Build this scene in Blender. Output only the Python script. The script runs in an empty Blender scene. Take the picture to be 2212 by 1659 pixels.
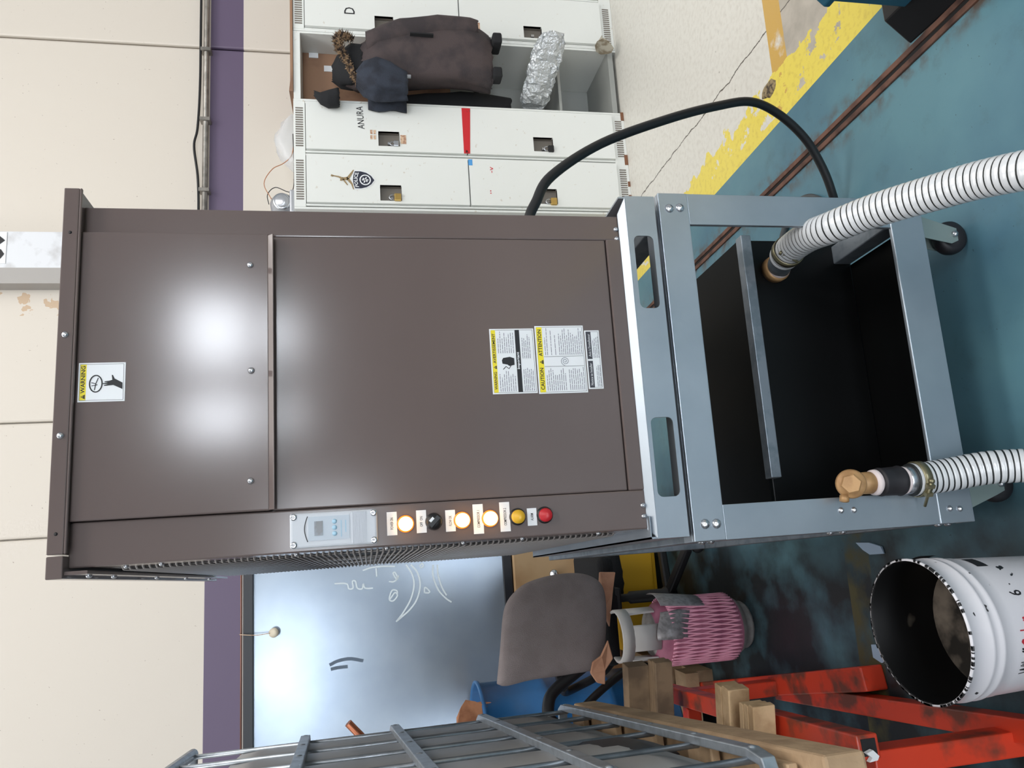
import bpy, math, random
from mathutils import Vector, Matrix, noise
random.seed(7)
SC = bpy.context.scene
COL = SC.collection
PI = math.pi

# ------------------------------------------------------------------ camera
CAM_H = 1.4884
YAW, PITCH, ROLL, FPX = .1902, .1973, .0279, 1615.4
fw = Vector((math.sin(YAW)*math.cos(PITCH), math.cos(YAW)*math.cos(PITCH), -math.sin(PITCH)))
rt = Vector((math.cos(YAW), -math.sin(YAW), 0)); dn = fw.cross(rt)
rt, dn = math.cos(ROLL)*rt + math.sin(ROLL)*dn, math.cos(ROLL)*dn - math.sin(ROLL)*rt
cd = bpy.data.cameras.new('camera'); cam = bpy.data.objects.new('camera', cd); COL.objects.link(cam)
cd.sensor_fit = 'HORIZONTAL'; cd.sensor_width = 36; cd.lens = FPX*36/2212; cd.clip_start = .02
m = Matrix.Identity(4)
for i in range(3):
    m[i][0], m[i][1], m[i][2] = dn[i], rt[i], -fw[i]      # the phone was held on its side
m[2][3] = CAM_H
cam.matrix_world = m
SC.camera = cam

# ------------------------------------------------------------------ light
SC.view_settings.view_transform = 'Standard'; SC.view_settings.look = 'None'
SC.view_settings.gamma = 1; SC.view_settings.use_curve_mapping = False
SC.view_settings.exposure = 0.0
wd = bpy.data.worlds.new('hall_light'); SC.world = wd; wd.use_nodes = True
wd.node_tree.nodes['Background'].inputs[0].default_value = (.93, .97, 1, 1)
wd.node_tree.nodes['Background'].inputs[1].default_value = .47
def area(name, loc, target, sx, sy, power, color=(1, .97, .93)):
    l = bpy.data.lights.new(name, 'AREA'); l.shape = 'RECTANGLE'; l.size = sx; l.size_y = sy
    l.energy = power; l.color = color
    o = bpy.data.objects.new(name, l); COL.objects.link(o); o.location = loc
    o.rotation_euler = (Vector(target)-Vector(loc)).to_track_quat('-Z', 'Y').to_euler()
    return o
area('ceiling_lamp', (2.2, 1.2, 5.6), (2.2, 1.4, 0), 3.2, 1.6, 118)
area('ceiling_lamp', (-1.6, 1.6, 5.6), (-1.6, 1.8, 0), 3.0, 1.6, 80)
area('ceiling_lamp', (1.9, -1.6, 5.6), (1.6, -.6, 0), 3.0, 1.6, 112)

# ------------------------------------------------------------------ helpers
def lin(c):
    return tuple((x/255/12.92 if x/255 <= .04045 else ((x/255+.055)/1.055)**2.4) for x in c)
MATS = {}
def mat(name, c, rough=.5, metal=0, var=0, scale=6, c2=None, lo=.45, hi=.6, bump=0, bscale=60, emit=0, alpha=1, coat=0, detail=4, spec=.5, trans=0):
    """principled material; c2 mixes in through noise between lo and hi"""
    if name in MATS: return MATS[name]
    mt = bpy.data.materials.new(name); mt.use_nodes = True; nt = mt.node_tree; b = nt.nodes['Principled BSDF']
    L = nt.links.new; N = nt.nodes.new
    col = (*lin(c), 1); b.inputs['Base Color'].default_value = col
    b.inputs['Roughness'].default_value = rough; b.inputs['Metallic'].default_value = metal
    b.inputs['Specular IOR Level'].default_value = spec; b.inputs['Coat Weight'].default_value = coat
    b.inputs['Alpha'].default_value = alpha; b.inputs['Transmission Weight'].default_value = trans
    if emit:
        b.inputs['Emission Color'].default_value = col; b.inputs['Emission Strength'].default_value = emit
    tc = N('ShaderNodeNewGeometry')
    if c2 is not None or var:
        n = N('ShaderNodeTexNoise'); n.inputs['Scale'].default_value = scale; n.inputs['Detail'].default_value = detail
        L(tc.outputs['Position'], n.inputs['Vector'])
        r = N('ShaderNodeMapRange'); r.inputs[1].default_value = lo; r.inputs[2].default_value = hi
        L(n.outputs['Fac'], r.inputs[0])
        mx = N('ShaderNodeMix'); mx.data_type = 'RGBA'
        mx.inputs[6].default_value = col
        mx.inputs[7].default_value = (*lin(c2), 1) if c2 is not None else tuple(min(1, k*(1-var)) for k in col[:3])+(1,)
        L(r.outputs[0], mx.inputs[0]); L(mx.outputs[2], b.inputs['Base Color'])
        if emit: L(mx.outputs[2], b.inputs['Emission Color'])
    if bump:
        n = N('ShaderNodeTexNoise'); n.inputs['Scale'].default_value = bscale; n.inputs['Detail'].default_value = 3
        L(tc.outputs['Position'], n.inputs['Vector'])
        bp = N('ShaderNodeBump'); bp.inputs['Strength'].default_value = bump; bp.inputs['Distance'].default_value = .01
        L(n.outputs['Fac'], bp.inputs['Height']); L(bp.outputs['Normal'], b.inputs['Normal'])
    MATS[name] = mt
    return mt

WO = {}                                    # world position of each object's origin
class MB:
    def __init__(s): s.v = []; s.f = []; s.m = []; s.s = []
    def add(s, vs, fs, mi=0, sm=False):
        o = len(s.v); s.v += [Vector(p) for p in vs]
        for f in fs: s.f.append([o+i for i in f]); s.m.append(mi); s.s.append(sm)
        return s
    def box(s, x0, x1, y0, y1, z0, z1, mi=0):
        v = [(x, y, z) for z in (z0, z1) for y in (y0, y1) for x in (x0, x1)]
        return s.add(v, [(0, 2, 3, 1), (4, 5, 7, 6), (0, 1, 5, 4), (2, 6, 7, 3), (0, 4, 6, 2), (1, 3, 7, 5)], mi)
    def obox(s, c, a, b, d, mi=0):         # centre and three half-axis vectors
        c, a, b, d = map(Vector, (c, a, b, d))
        v = [c+i*a+j*b+k*d for k in (-1, 1) for j in (-1, 1) for i in (-1, 1)]
        return s.add(v, [(0, 2, 3, 1), (4, 5, 7, 6), (0, 1, 5, 4), (2, 6, 7, 3), (0, 4, 6, 2), (1, 3, 7, 5)], mi)
    def bar(s, p, q, w, h, up=(0, 0, 1), mi=0):
        p, q, up = Vector(p), Vector(q), Vector(up); d = q-p
        sd = d.cross(up).normalized(); u = sd.cross(d).normalized()
        return s.obox((p+q)/2, d/2, sd*w/2, u*h/2, mi)
    def loft(s, rings, mi=0, sm=True, caps=True, mis=None, closed=True):
        n = len(rings[0]); o = len(s.v)
        for r in rings: s.v += [Vector(p) for p in r]
        for i in range(len(rings)-1):
            k = mis[i] if mis else mi
            for j in range(n if closed else n-1):
                a, b = o+i*n+j, o+i*n+(j+1) % n
                s.f.append([a, b, b+n, a+n]); s.m.append(k); s.s.append(sm)
        if caps and closed:
            s.f.append([o+j for j in range(n)][::-1]); s.m.append(mis[0] if mis else mi); s.s.append(False)
            e = o+(len(rings)-1)*n
            s.f.append([e+j for j in range(n)]); s.m.append(mis[-1] if mis else mi); s.s.append(False)
        return s
    def tube(s, pts, r, n=10, mi=0, mis=None, caps=True):
        pts = [Vector(p) for p in pts]; rings = []; prev = None
        for i, p in enumerate(pts):
            t = (pts[min(i+1, len(pts)-1)]-pts[max(i-1, 0)]).normalized()
            if prev is None:
                u = t.orthogonal().normalized()
            else:
                u = (prev-t*prev.dot(t)).normalized()
            prev = u; w = t.cross(u); rr = r[i] if isinstance(r, (list, tuple)) else r
            rings.append([p+rr*(math.cos(a)*u+math.sin(a)*w) for a in (2*PI*j/n for j in range(n))])
        return s.loft(rings, mi, True, caps, mis)
    def lathe(s, o, ax, prof, n=32, mi=0, mis=None, caps=True, a0=0, a1=2*PI, ref=None):
        o, ax = Vector(o), Vector(ax).normalized()
        u = Vector(ref).normalized() if ref else ax.orthogonal().normalized(); w = ax.cross(u)
        full = abs(a1-a0-2*PI) < 1e-6; k = n if full else n+1
        rings = [[o+ax*h+r*(math.cos(a)*u+math.sin(a)*w) for a in (a0+(a1-a0)*j/n for j in range(k))] for r, h in prof]
        return s.loft(rings, mi, True, caps and full, mis, closed=full)
    def prism(s, poly, f0, f1, mi=0):      # polygon of 2-D points through two maps
        n = len(poly); return s.add([f0(*p) for p in poly]+[f1(*p) for p in poly],
            [list(range(n))[::-1], [n+i for i in range(n)]]+[(i, (i+1) % n, n+(i+1) % n, n+i) for i in range(n)], mi)
    def build(s, name, mats, parent=None, warp=None, bevel=0, seg=2, smooth=None):
        if warp: s.v = [Vector(warp(*p)) for p in s.v]
        lo = Vector((min(p[i] for p in s.v) for i in range(3))); hi = Vector((max(p[i] for p in s.v) for i in range(3)))
        c = (lo+hi)/2
        if parent is None: c.z = lo.z
        me = bpy.data.meshes.new(name); me.from_pydata([p-c for p in s.v], [], s.f)
        for mt in (mats if isinstance(mats, (list, tuple)) else [mats]): me.materials.append(mt)
        me.polygons.foreach_set('material_index', s.m)
        me.polygons.foreach_set('use_smooth', [bool(x) if smooth is None else smooth for x in s.s])
        me.update()
        import bmesh
        bm = bmesh.new(); bm.from_mesh(me); bmesh.ops.recalc_face_normals(bm, faces=bm.faces); bm.to_mesh(me); bm.free()
        o = bpy.data.objects.new(name, me); COL.objects.link(o)
        WO[o.name] = c
        if parent: o.parent = parent; o.location = c-WO[parent.name]
        else: o.location = c
        if bevel:
            b = o.modifiers.new('bevel', 'BEVEL'); b.width = bevel; b.segments = seg; b.limit_method = 'ANGLE'
        return o
def B(x0, x1, y0, y1, z0, z1): return MB().box(x0, x1, y0, y1, z0, z1)
def again(o, dv, parent=None):             # a copy of one object sharing its mesh
    c = o.copy(); COL.objects.link(c); p = parent or o.parent; w = WO[o.name]+Vector(dv); WO[c.name] = w
    c.parent = p; c.location = w-WO[p.name] if p else w
    return c
def thing(name, label, cat, loc, group=None):
    o = bpy.data.objects.new(name, None); COL.objects.link(o); o.location = loc; o.empty_display_size = .1
    WO[o.name] = Vector(loc); return tag(o, label, cat, group)
def tag(o, label, cat, group=None):
    o['label'] = label; o['category'] = cat
    if group: o['group'] = group
    return o
def lab(o, label): o['label'] = label; return o
def struct(o): o['kind'] = 'structure'; return o

def text_mesh(s, bold=0):
    cu = bpy.data.curves.new('t', 'FONT'); cu.body = s; cu.resolution_u = 2; cu.offset = bold
    o = bpy.data.objects.new('t', cu); COL.objects.link(o)
    me = bpy.data.meshes.new_from_object(o.evaluated_get(bpy.context.evaluated_depsgraph_get()))
    v = [tuple(p.co) for p in me.vertices]; f = [list(p.vertices) for p in me.polygons]
    bpy.data.objects.remove(o); bpy.data.curves.remove(cu); bpy.data.meshes.remove(me)
    x0 = min(p[0] for p in v); x1 = max(p[0] for p in v); y0 = min(p[1] for p in v); y1 = max(p[1] for p in v)
    return [((p[0]-x0)/(x1-x0), (p[1]-y0)/(y1-y0)) for p in v], f
def text(name, s, fmap, mt, parent, bold=0):
    """flat lettering; fmap takes 0..1, 0..1 to a world point"""
    v, f = text_mesh(s, bold); return MB().add([fmap(*p) for p in v], f).build(name, mt, parent)
def ftext(name, s, x0, x1, z0, z1, y, mt, parent, bold=0, slant=0):
    return text(name, s, lambda u, v: (x0+(x1-x0)*u, y, z0+(z1-z0)*v+slant*u), mt, parent, bold)
def stroke(name, lines, y, w, mt, parent, wall=True):
    """flat drawn lines in an x-z plane"""
    mb = MB()
    for pts in lines:
        pts = [Vector((a, b)) for a, b in pts]
        L, R = [], []
        for i, p in enumerate(pts):
            d = (pts[min(i+1, len(pts)-1)]-pts[max(i-1, 0)]); d = d.normalized() if d.length else Vector((1, 0))
            nrm = Vector((-d.y, d.x))*w/2; L.append(p+nrm); R.append(p-nrm)
        vs = [((y(q.x, q.y) if callable(y) else (q.x, y, q.y))) for q in L+R]; n = len(pts)
        mb.add(vs, [(i, i+1, n+i+1, n+i) for i in range(n-1)])
    return mb.build(name, mt, parent)
def smooth_path(pts, k=8):
    P = [Vector(p) for p in pts]; P = [2*P[0]-P[1]]+P+[2*P[-1]-P[-2]]; out = []
    for i in range(1, len(P)-2):
        for j in range(k):
            t = j/k; a, b, c, d = P[i-1:i+3]
            out.append(.5*((2*b)+(c-a)*t+(2*a-5*b+4*c-d)*t*t+(3*b-a-3*c+d)*t**3))
    out.append(P[-2]); return out
def resample(pts, step):
    pts = [Vector(p) for p in pts]; out = [pts[0].copy()]; acc = 0
    for a, b in zip(pts, pts[1:]):
        l = (b-a).length; t = step-acc
        while t <= l: out.append(a+(b-a)*(t/l)); t += step
        acc = (acc+l) % step
    return out
def plate_hole(mb, x0, x1, z0, z1, hx0, hx1, hz0, hz1, r, y0, y1, k=5):
    inn, out = [], []
    for (cx, cz, a0, ox, oz) in ((hx1-r, hz1-r, 0, x1, z1), (hx0+r, hz1-r, 90, x0, z1), (hx0+r, hz0+r, 180, x0, z0), (hx1-r, hz0+r, 270, x1, z0)):
        for j in range(k):
            a = math.radians(a0+90*j/(k-1)); inn.append((cx+r*math.cos(a), cz+r*math.sin(a))); out.append((ox, oz))
    n = len(inn)
    vs = [(p[0], y, p[1]) for y in (y0, y1) for L in (inn, out) for p in L]; fs = []
    for j in range(n):
        q = (j+1) % n
        fs += [(j, q, n+q, n+j), (2*n+j, 3*n+j, 3*n+q, 2*n+q), (j, 2*n+j, 2*n+q, q)]
    mb.add(vs, fs)
    # outer rim
    mb.add([(x0, y0, z0), (x1, y0, z0), (x1, y0, z1), (x0, y0, z1), (x0, y1, z0), (x1, y1, z0), (x1, y1, z1), (x0, y1, z1)],
           [(0, 1, 5, 4), (1, 2, 6, 5), (2, 3, 7, 6), (3, 0, 4, 7)])

# ------------------------------------------------------------------ materials of the room
def floor_material():
    mt = bpy.data.materials.new('painted_floor'); mt.use_nodes = True; nt = mt.node_tree; b = nt.nodes['Principled BSDF']
    N, L = nt.nodes.new, nt.links.new
    g = N('ShaderNodeNewGeometry'); sp = N('ShaderNodeSeparateXYZ'); L(g.outputs['Position'], sp.inputs[0])
    def M(op, a, c, d=None):
        n = N('ShaderNodeMath'); n.operation = op
        for i, k in enumerate((a, c, d)):
            if k is None: continue
            if isinstance(k, (int, float)): n.inputs[i].default_value = k
            else: L(k, n.inputs[i])
        return n.outputs[0]
    def noise_(scale, det=5, vec=None, rough=.55):
        n = N('ShaderNodeTexNoise'); n.inputs['Scale'].default_value = scale; n.inputs['Detail'].default_value = det
        n.inputs['Roughness'].default_value = rough
        L(vec or g.outputs['Position'], n.inputs['Vector']); return n.outputs['Fac']
    def ramp(x, lo, hi):
        n = N('ShaderNodeMapRange'); n.inputs[1].default_value = lo; n.inputs[2].default_value = hi; L(x, n.inputs[0]); return n.outputs[0]
    def mix(f, a, c):
        n = N('ShaderNodeMix'); n.data_type = 'RGBA'; L(f, n.inputs[0])
        for i, k in ((6, a), (7, c)):
            if isinstance(k, tuple): n.inputs[i].default_value = (*lin(k), 1)
            else: L(k, n.inputs[i])
        return n.outputs[2]
    X, Y = sp.outputs[0], sp.outputs[1]
    A = M('ADD', X, M('MULTIPLY', Y, .061))                     # the paint lines run along this
    n1, n2, n3 = noise_(9, 6), noise_(45, 5), noise_(2.2, 4)
    blue = mix(ramp(n3, .35, .7), (92, 133, 144), (72, 110, 128))
    blue = mix(M('MULTIPLY', ramp(noise_(5.5, 8, rough=.7), .55, .75), .5), blue, (66, 88, 92))
    blue = mix(M('MULTIPLY', ramp(noise_(85, 3), .70, .74), .7), blue, (45, 52, 52))
    conc = mix(ramp(n1, .4, .7), (190, 182, 170), (164, 157, 146))
    white = mix(ramp(n2, .45, .8), (219, 216, 207), (203, 198, 188))
    white = mix(M('MULTIPLY', ramp(noise_(30, 6), .68, .74), .5), white, (130, 120, 110))
    yel = mix(ramp(n2, .5, .75), (232, 212, 92), (214, 190, 84))
    base = mix(M('GREATER_THAN', M('ADD', Y, M('MULTIPLY', X, .0)), 2.13), conc, white)
    # cracks
    crack = M('ABSOLUTE', M('SUBTRACT', M('ADD', A, M('ADD', M('MULTIPLY', Y, -.032), M('MULTIPLY', M('SUBTRACT', n1, .5), .05))), 1.783), 0)
    base = mix(M('LESS_THAN', crack, .0028), base, (95, 88, 80))
    och = M('MULTIPLY', M('LESS_THAN', M('ABSOLUTE', M('SUBTRACT', Y, 2.168), 0), .049), 1)
    base = mix(M('MULTIPLY', och, ramp(n1, .72, .6)), base, (204, 164, 84))
    # yellow line, chipped at the far edge
    edge = M('ADD', A, M('MULTIPLY', M('SUBTRACT', n1, .5), .34))
    chips = M('MULTIPLY', M('LESS_THAN', edge, 1.655), M('LESS_THAN', ramp(noise_(11, 7, rough=.65), .3, .8), .56))
    edge_in = M('LESS_THAN', A, 1.52)
    ymask = M('MAXIMUM', chips, edge_in)
    base = mix(ymask, base, yel)
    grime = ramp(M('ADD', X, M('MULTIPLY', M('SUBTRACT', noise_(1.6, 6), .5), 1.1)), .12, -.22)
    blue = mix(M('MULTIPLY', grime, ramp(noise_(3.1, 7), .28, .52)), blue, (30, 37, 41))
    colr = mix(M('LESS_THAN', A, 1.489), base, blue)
    # dirt beside the sunk rail
    near = ramp(M('ABSOLUTE', M('SUBTRACT', A, 1.279), 0), .085, .03)
    colr = mix(M('MULTIPLY', near, ramp(noise_(16, 6), .46, .66)), colr, (86, 74, 66))
    # older worn line crossing the blue paint left of the machine
    old = M('MULTIPLY', M('LESS_THAN', M('ABSOLUTE', M('SUBTRACT', Y, 2.14), 0), .06), M('LESS_THAN', X, .05))
    colr = mix(M('MULTIPLY', old, ramp(noise_(7, 6), .42, .58)), colr, (84, 80, 48))
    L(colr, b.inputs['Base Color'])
    b.inputs['Roughness'].default_value = .38
    L(ramp(n1, .2, .9), b.inputs['Roughness']) if False else None
    r = N('ShaderNodeMapRange'); r.inputs[3].default_value = .28; r.inputs[4].default_value = .55; L(n1, r.inputs[0]); L(r.outputs[0], b.inputs['Roughness'])
    bp = N('ShaderNodeBump'); bp.inputs['Strength'].default_value = .06; bp.inputs['Distance'].default_value = .004
    L(n2, bp.inputs['Height']); L(bp.outputs[0], b.inputs['Normal'])
    return mt
def wall_material():
    mt = bpy.data.materials.new('painted_wall'); mt.use_nodes = True; nt = mt.node_tree; b = nt.nodes['Principled BSDF']
    N, L = nt.nodes.new, nt.links.new
    g = N('ShaderNodeNewGeometry'); sp = N('ShaderNodeSeparateXYZ'); L(g.outputs['Position'], sp.inputs[0])
    def cmp(op, k, v):
        n = N('ShaderNodeMath'); n.operation = op; L(k, n.inputs[0]); n.inputs[1].default_value = v; return n.outputs[0]
    def mul(a, c):
        n = N('ShaderNodeMath'); n.operation = 'MULTIPLY'; L(a, n.inputs[0]); L(c, n.inputs[1]); return n.outputs[0]
    def mix(f, a, c):
        n = N('ShaderNodeMix'); n.data_type = 'RGBA'; L(f, n.inputs[0])
        for i, k in ((6, a), (7, c)):
            if isinstance(k, tuple): n.inputs[i].default_value = (*lin(k), 1)
            else: L(k, n.inputs[i])
        return n.outputs[2]
    n = N('ShaderNodeTexNoise'); n.inputs['Scale'].default_value = 12; n.inputs['Detail'].default_value = 6; L(g.outputs['Position'], n.inputs['Vector'])
    st = N('ShaderNodeTexNoise'); st.inputs['Scale'].default_value = 70; L(g.outputs['Position'], st.inputs['Vector'])
    X, Z = sp.outputs[0], sp.outputs[2]
    cream = mix(cmp('GREATER_THAN', st.outputs['Fac'], .755), (206, 198, 187), (162, 150, 139))
    zone = mul(cmp('GREATER_THAN', X, 1.235), cmp('LESS_THAN', X, 1.44))
    cream = mix(mul(zone, cmp('GREATER_THAN', n.outputs['Fac'], .565)), cream, (190, 165, 138))
    stripe = mul(cmp('GREATER_THAN', Z, 2.122), cmp('LESS_THAN', Z, 2.305))
    L(mix(stripe, cream, (94, 81, 105)), b.inputs['Base Color'])
    b.inputs['Roughness'].default_value = .55
    bp = N('ShaderNodeBump'); bp.inputs['Strength'].default_value = .08; bp.inputs['Distance'].default_value = .01
    L(n.outputs['Fac'], bp.inputs['Height']); L(bp.outputs[0], b.inputs['Normal'])
    return mt

# ------------------------------------------------------------------ room shell
FLOOR = floor_material(); WALL = wall_material()
WY = 4.16
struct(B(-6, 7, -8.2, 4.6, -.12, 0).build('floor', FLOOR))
wb = struct(B(-6, 7, WY+.03, WY+.35, -.12, 6).build('wall_back', WALL))
for a, c in ((-6, -1.2), (-1.194, .085), (.091, .668), (.674, 2.845), (2.857, 7)):
    B(a, c, WY, WY+.03, 0, 6).build('panel', WALL, wb, bevel=.011)
hallgrey = mat('hall_wall', (150, 146, 138), .7, var=.2, scale=1)
wf = struct(B(-6, 7, -8.4, -8.2, -.12, 7).build('wall_front', hallgrey))
lit = mat('daylight_pane', (240, 247, 255), .4, emit=14)
winframe = mat('window_frame', (90, 92, 95), .5)
litb = mat('bright_pane', (240, 247, 255), .4, emit=46)
def lit_window(i, x0, x1, z0, z1, nx, nz, lit=lit):
    w = struct(B(x0, x1, -8.2, -8.19, z0, z1).build('window_%d' % i, winframe))
    for a in range(nx):
        for c in range(nz):
            dx, dz = (x1-x0)/nx, (z1-z0)/nz
            B(x0+a*dx+.03, x0+(a+1)*dx-.03, -8.188, -8.18, z0+c*dz+.03, z0+(c+1)*dz-.03).build('pane', lit, w)
lit_window(1, -4.2, -1.3, 5.0, 6.3, 2, 1)
lit_window(2, 1.50, 2.05, 3.05, 4.0, 1, 1, litb)
lit_window(3, 2.55, 3.55, 3.15, 4.0, 1, 1, litb)
lit_window(4, 2.65, 3.35, 2.45, 2.85, 1, 1, litb)
lit_window(6, 1.55, 2.0, 2.40, 2.70, 1, 1, litb)
lit_window(5, -5.6, .6, 1.45, 2.7, 4, 1)

# wall column with a painted number
grey_col = mat('column_white', (212, 214, 218), .5, c2=(190, 190, 192), scale=9, lo=.55, hi=.7)
shaded_side = mat('column_shaded', (160, 156, 152), .55)  # side face of the same column, its shade put into the colour
colm = struct(B(1.459, 1.655, 4.05, WY, 0, 6).build('trim_1', grey_col))
struct(B(1.375, 1.459, 4.05, WY, 0, 6).build('trim_2', shaded_side))
ink = mat('black_ink', (24, 24, 28), .6)
paper = mat('white_paper', (226, 228, 230), .55)
np_ = B(1.48, 1.65, 4.046, 4.05, 3.262, 3.6).build('number_plate', paper, colm)
ftext('numerals', '80', 1.495, 1.64, 3.268, 3.47, 4.0445, ink, np_, bold=.02)
# conduit and loose cable along the stripe
pipe_m = mat('conduit_grey', (150, 145, 138), .35, metal=.6, var=.3, scale=20)
cblk = mat('cable_black', (26, 27, 29), .45)
pipe = thing('conduit_pipe', 'grey conduit pipe running along the top of the purple wall stripe', 'pipe', (2.6, 4.13, 2.31))
MB().tube([(1.2, 4.13, 2.322), (6, 4.13, 2.322)], .015, 12).build('pipe', pipe_m, pipe)
for x in (1.93, 2.36, 2.8): B(x, x+.02, 4.105, WY, 2.295, 2.35).build('clip', pipe_m, pipe)
cb = MB().tube(smooth_path([(1.2, 4.12, 2.352), (1.7, 4.12, 2.350), (2.0, 4.12, 2.356), (2.2, 4.115, 2.378), (2.32, 4.12, 2.362), (2.6, 4.12, 2.352), (3.2, 4.12, 2.352), (6, 4.12, 2.35)]), .007, 8).build('wall_cable', cblk)
tag(cb, 'thin black cable sagging along the grey wall conduit', 'cable')

# sunk steel rail in the floor
rust = mat('rusty_steel', (118, 84, 70), .6, metal=.3, c2=(70, 48, 42), scale=14, lo=.4, hi=.65)
slot_m = mat('rail_slot', (18, 17, 17), .8)
def fl(a, y, z): return (a-.061*y, y, z)
rail = thing('floor_rail', 'rusty twin-lipped steel rail set into the blue floor', 'rail', fl(1.279, 2, 0))
for a in (1.256, 1.286): MB().bar(fl(a+.008, .2, .002), fl(a+.008, 4.1, .002), .017, .010).build('rail_lip', rust, rail, bevel=.002)
MB().bar(fl(1.279, .2, .0015), fl(1.279, 4.1, .0015), .013, .003).build('slot', slot_m, rail)

# ------------------------------------------------------------------ lockers
lock_w = mat('locker_white', (222, 224, 220), .38, c2=(205, 200, 190), scale=40, lo=.68, hi=.75)
lock_in = mat('locker_inside', (150, 152, 148), .5)
rec_m = mat('recess_grey', (118, 112, 104), .45)
gap_m = mat('gap_dark', (58, 56, 54), .7)
brass = mat('brass', (196, 164, 96), .3, metal=.8)
steel = mat('bright_steel', (190, 193, 198), .25, metal=.9)
blackp = mat('black_plastic', (22, 22, 24), .4)
rusty_edge = mat('rust_chips', (124, 84, 60), .8)
def door(parent, x0, x1, z0, z1, y, rx0, rx1, rz0, rz1):
    mb = MB(); plate_hole(mb, x0, x1, z0, z1, rx0, rx1, rz0, rz1, .002, y-.018, y)
    d = mb.build('door', lock_w, parent)
    r = MB(); r.box(rx0, rx1, y+.02, y+.024, rz0, rz1)
    t = .004
    for b in ((rx0-t, rx0, rz0-t, rz1+t), (rx1, rx1+t, rz0-t, rz1+t), (rx0, rx1, rz0-t, rz0), (rx0, rx1, rz1, rz1+t)):
        r.box(b[0], b[1], y-.0165, y+.024, b[2], b[3])
    q = r.build('handle_recess', rec_m, d)
    B(rx0+.012, rx0+.026, y-.012, y+.02, rz0+.045, rz0+.062).build('latch', steel, d)
    return d
def padlock(x, y, z, m_, label, s=1):
    t = thing('padlock', label, 'padlock', (x, y, z))
    B(x-.02*s, x+.02*s, y-.008, y+.008, z, z+.034*s).build('body', m_, t, bevel=.003)
    MB().tube([(x-.012*s, y, z+.03*s)]+[(x-.012*s*math.cos(a), y, z+.048*s+.012*s*math.sin(a)) for a in (PI*k/8 for k in range(9))]+[(x+.012*s, y, z+.03*s)], .0032, 8).build('shackle', steel, t)
def vents(parent, x0, x1, z0, z1, y, n):
    s = None
    for i in range(n):
        x = x0+(x1-x0)*i/n
        if s is None: s = B(x, x+(x1-x0)/n*.5, y-.002, y+.001, z0, z1).build('vent_slot', rec_m, parent)
        else: again(s, ((x1-x0)*i/n, 0, 0))
def carcass(name, x0, x1, y, cols, label):
    t = thing(name, label, 'locker', ((x0+x1)/2, (y+4.13)/2, 0))
    mb = MB().box(x0, x0+.012, y, 4.13, 0, 1.8).box(x1-.012, x1, y, 4.13, 0, 1.8).box(x0, x1, 4.115, 4.13, 0, 1.8)
    mb.box(x0+.012, x1-.012, y, 4.115, 1.742, 1.8).box(x0+.012, x1-.012, y, 4.115, 0, .074)
    for a, c in cols: mb.box(a-.012, a, y, y+.05, .074, 1.742).box(c, c+.012, y, y+.05, .074, 1.742)
    mb.box(x0+.012, x1-.012, y+.03, 4.115, .074, 1.742)
    mb.build('body', lock_w, t, bevel=.003)
    return t
LY, LY2 = 3.66, 3.69
la = carcass('locker_bank', 1.635, 2.247, LY, [(1.665, 1.928), (1.957, 2.222)], 'white double-column locker bank next to the machine with stickers and a red tape strip')
for (a, c, r0, r1, r2, r3) in ((1.665, 1.928, 1.680, 1.766, .430, .540), (1.957, 2.222, 1.985, 2.068, .430, .540)):
    door(la, a, c, .908, 1.738, LY, r0, r1, r2+.832, r3+.832)
    door(la, a, c, .078, .902, LY, r0, r1, r2, r3)
    vents(la, a+.02, c-.02, 1.752, 1.790, LY, 17); vents(la, a+.02, c-.02, .018, .056, LY, 17)
dl = [o for o in la.children if o.name.startswith('door')]
yd = LY-.0195
# writing and stickers on the doors: dl = [col1 top, col1 bottom, col2 top, col2 bottom]
ftext('handwriting', 'ANURA', 2.076, 2.205, 1.44, 1.475, yd, ink, dl[2], slant=.008)
redt = mat('red_tape', (196, 34, 42), .4, c2=(60, 14, 18), scale=28, lo=.62, hi=.66)
MB().add([(1.957, yd, .892), (2.222, yd, .878), (2.222, yd, .925), (1.957, yd, .925)], [(0, 1, 2, 3)]).build('red_tape', redt, dl[2])
MB().box(1.89, 1.924, yd, yd+.001, .883, .905).build('blue_tape', mat('blue_tape', (78, 150, 210), .5), dl[1])
tan_l = mat('tan_label', (206, 178, 150), .6, c2=(168, 128, 104), scale=90)
B(2.0, 2.05, yd, yd+.001, 1.228, 1.258).build('old_label', tan_l, dl[2])
for i in range(2):
    for j in range(2): B(2.02+.03*i, 2.043+.03*i, yd, yd+.001, 1.384+.017*j, 1.396+.017*j).build('old_label', tan_l, dl[2])
# shield sticker and leaping figure
def dmap(cx, cz, s): return lambda x, z: (cx+s*x, yd-.0005, cz+s*z)
shield = [(-.5, .42), (-.25, .5), (0, .53), (.25, .5), (.5, .42), (.5, .1), (.42, -.2), (.25, -.45), (0, -.62), (-.25, -.45), (-.42, -.2), (-.5, .1)]
def flat(name, poly, fm, dy, mt, parent): return MB().prism(poly, lambda x, z: Vector(fm(x, z))+Vector((0, -dy, 0)), lambda x, z: Vector(fm(x, z))+Vector((0, -dy+.0006, 0))).build(name, mt, parent)
sm_ = dmap(1.790, 1.458, .094)
sh = flat('shield_sticker', [(x*1.1, z*1.1) for x, z in shield], sm_, 0, paper, dl[0])
navy_ink = mat('navy_ink', (34, 38, 54), .5)
flat('shield_field', shield, sm_, .0008, navy_ink, sh)
lab(sh, 'dark shield sticker with white border and curly lettering')
gold = mat('gold_print', (150, 128, 92), .5)
text('lettering', 'POLICE', lambda u, v: (Vector(sm_(-.42+.84*u, .2+.2*v+.08*math.sin(PI*u)))+Vector((0, -.0012, 0))), paper, sh, .02)
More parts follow.
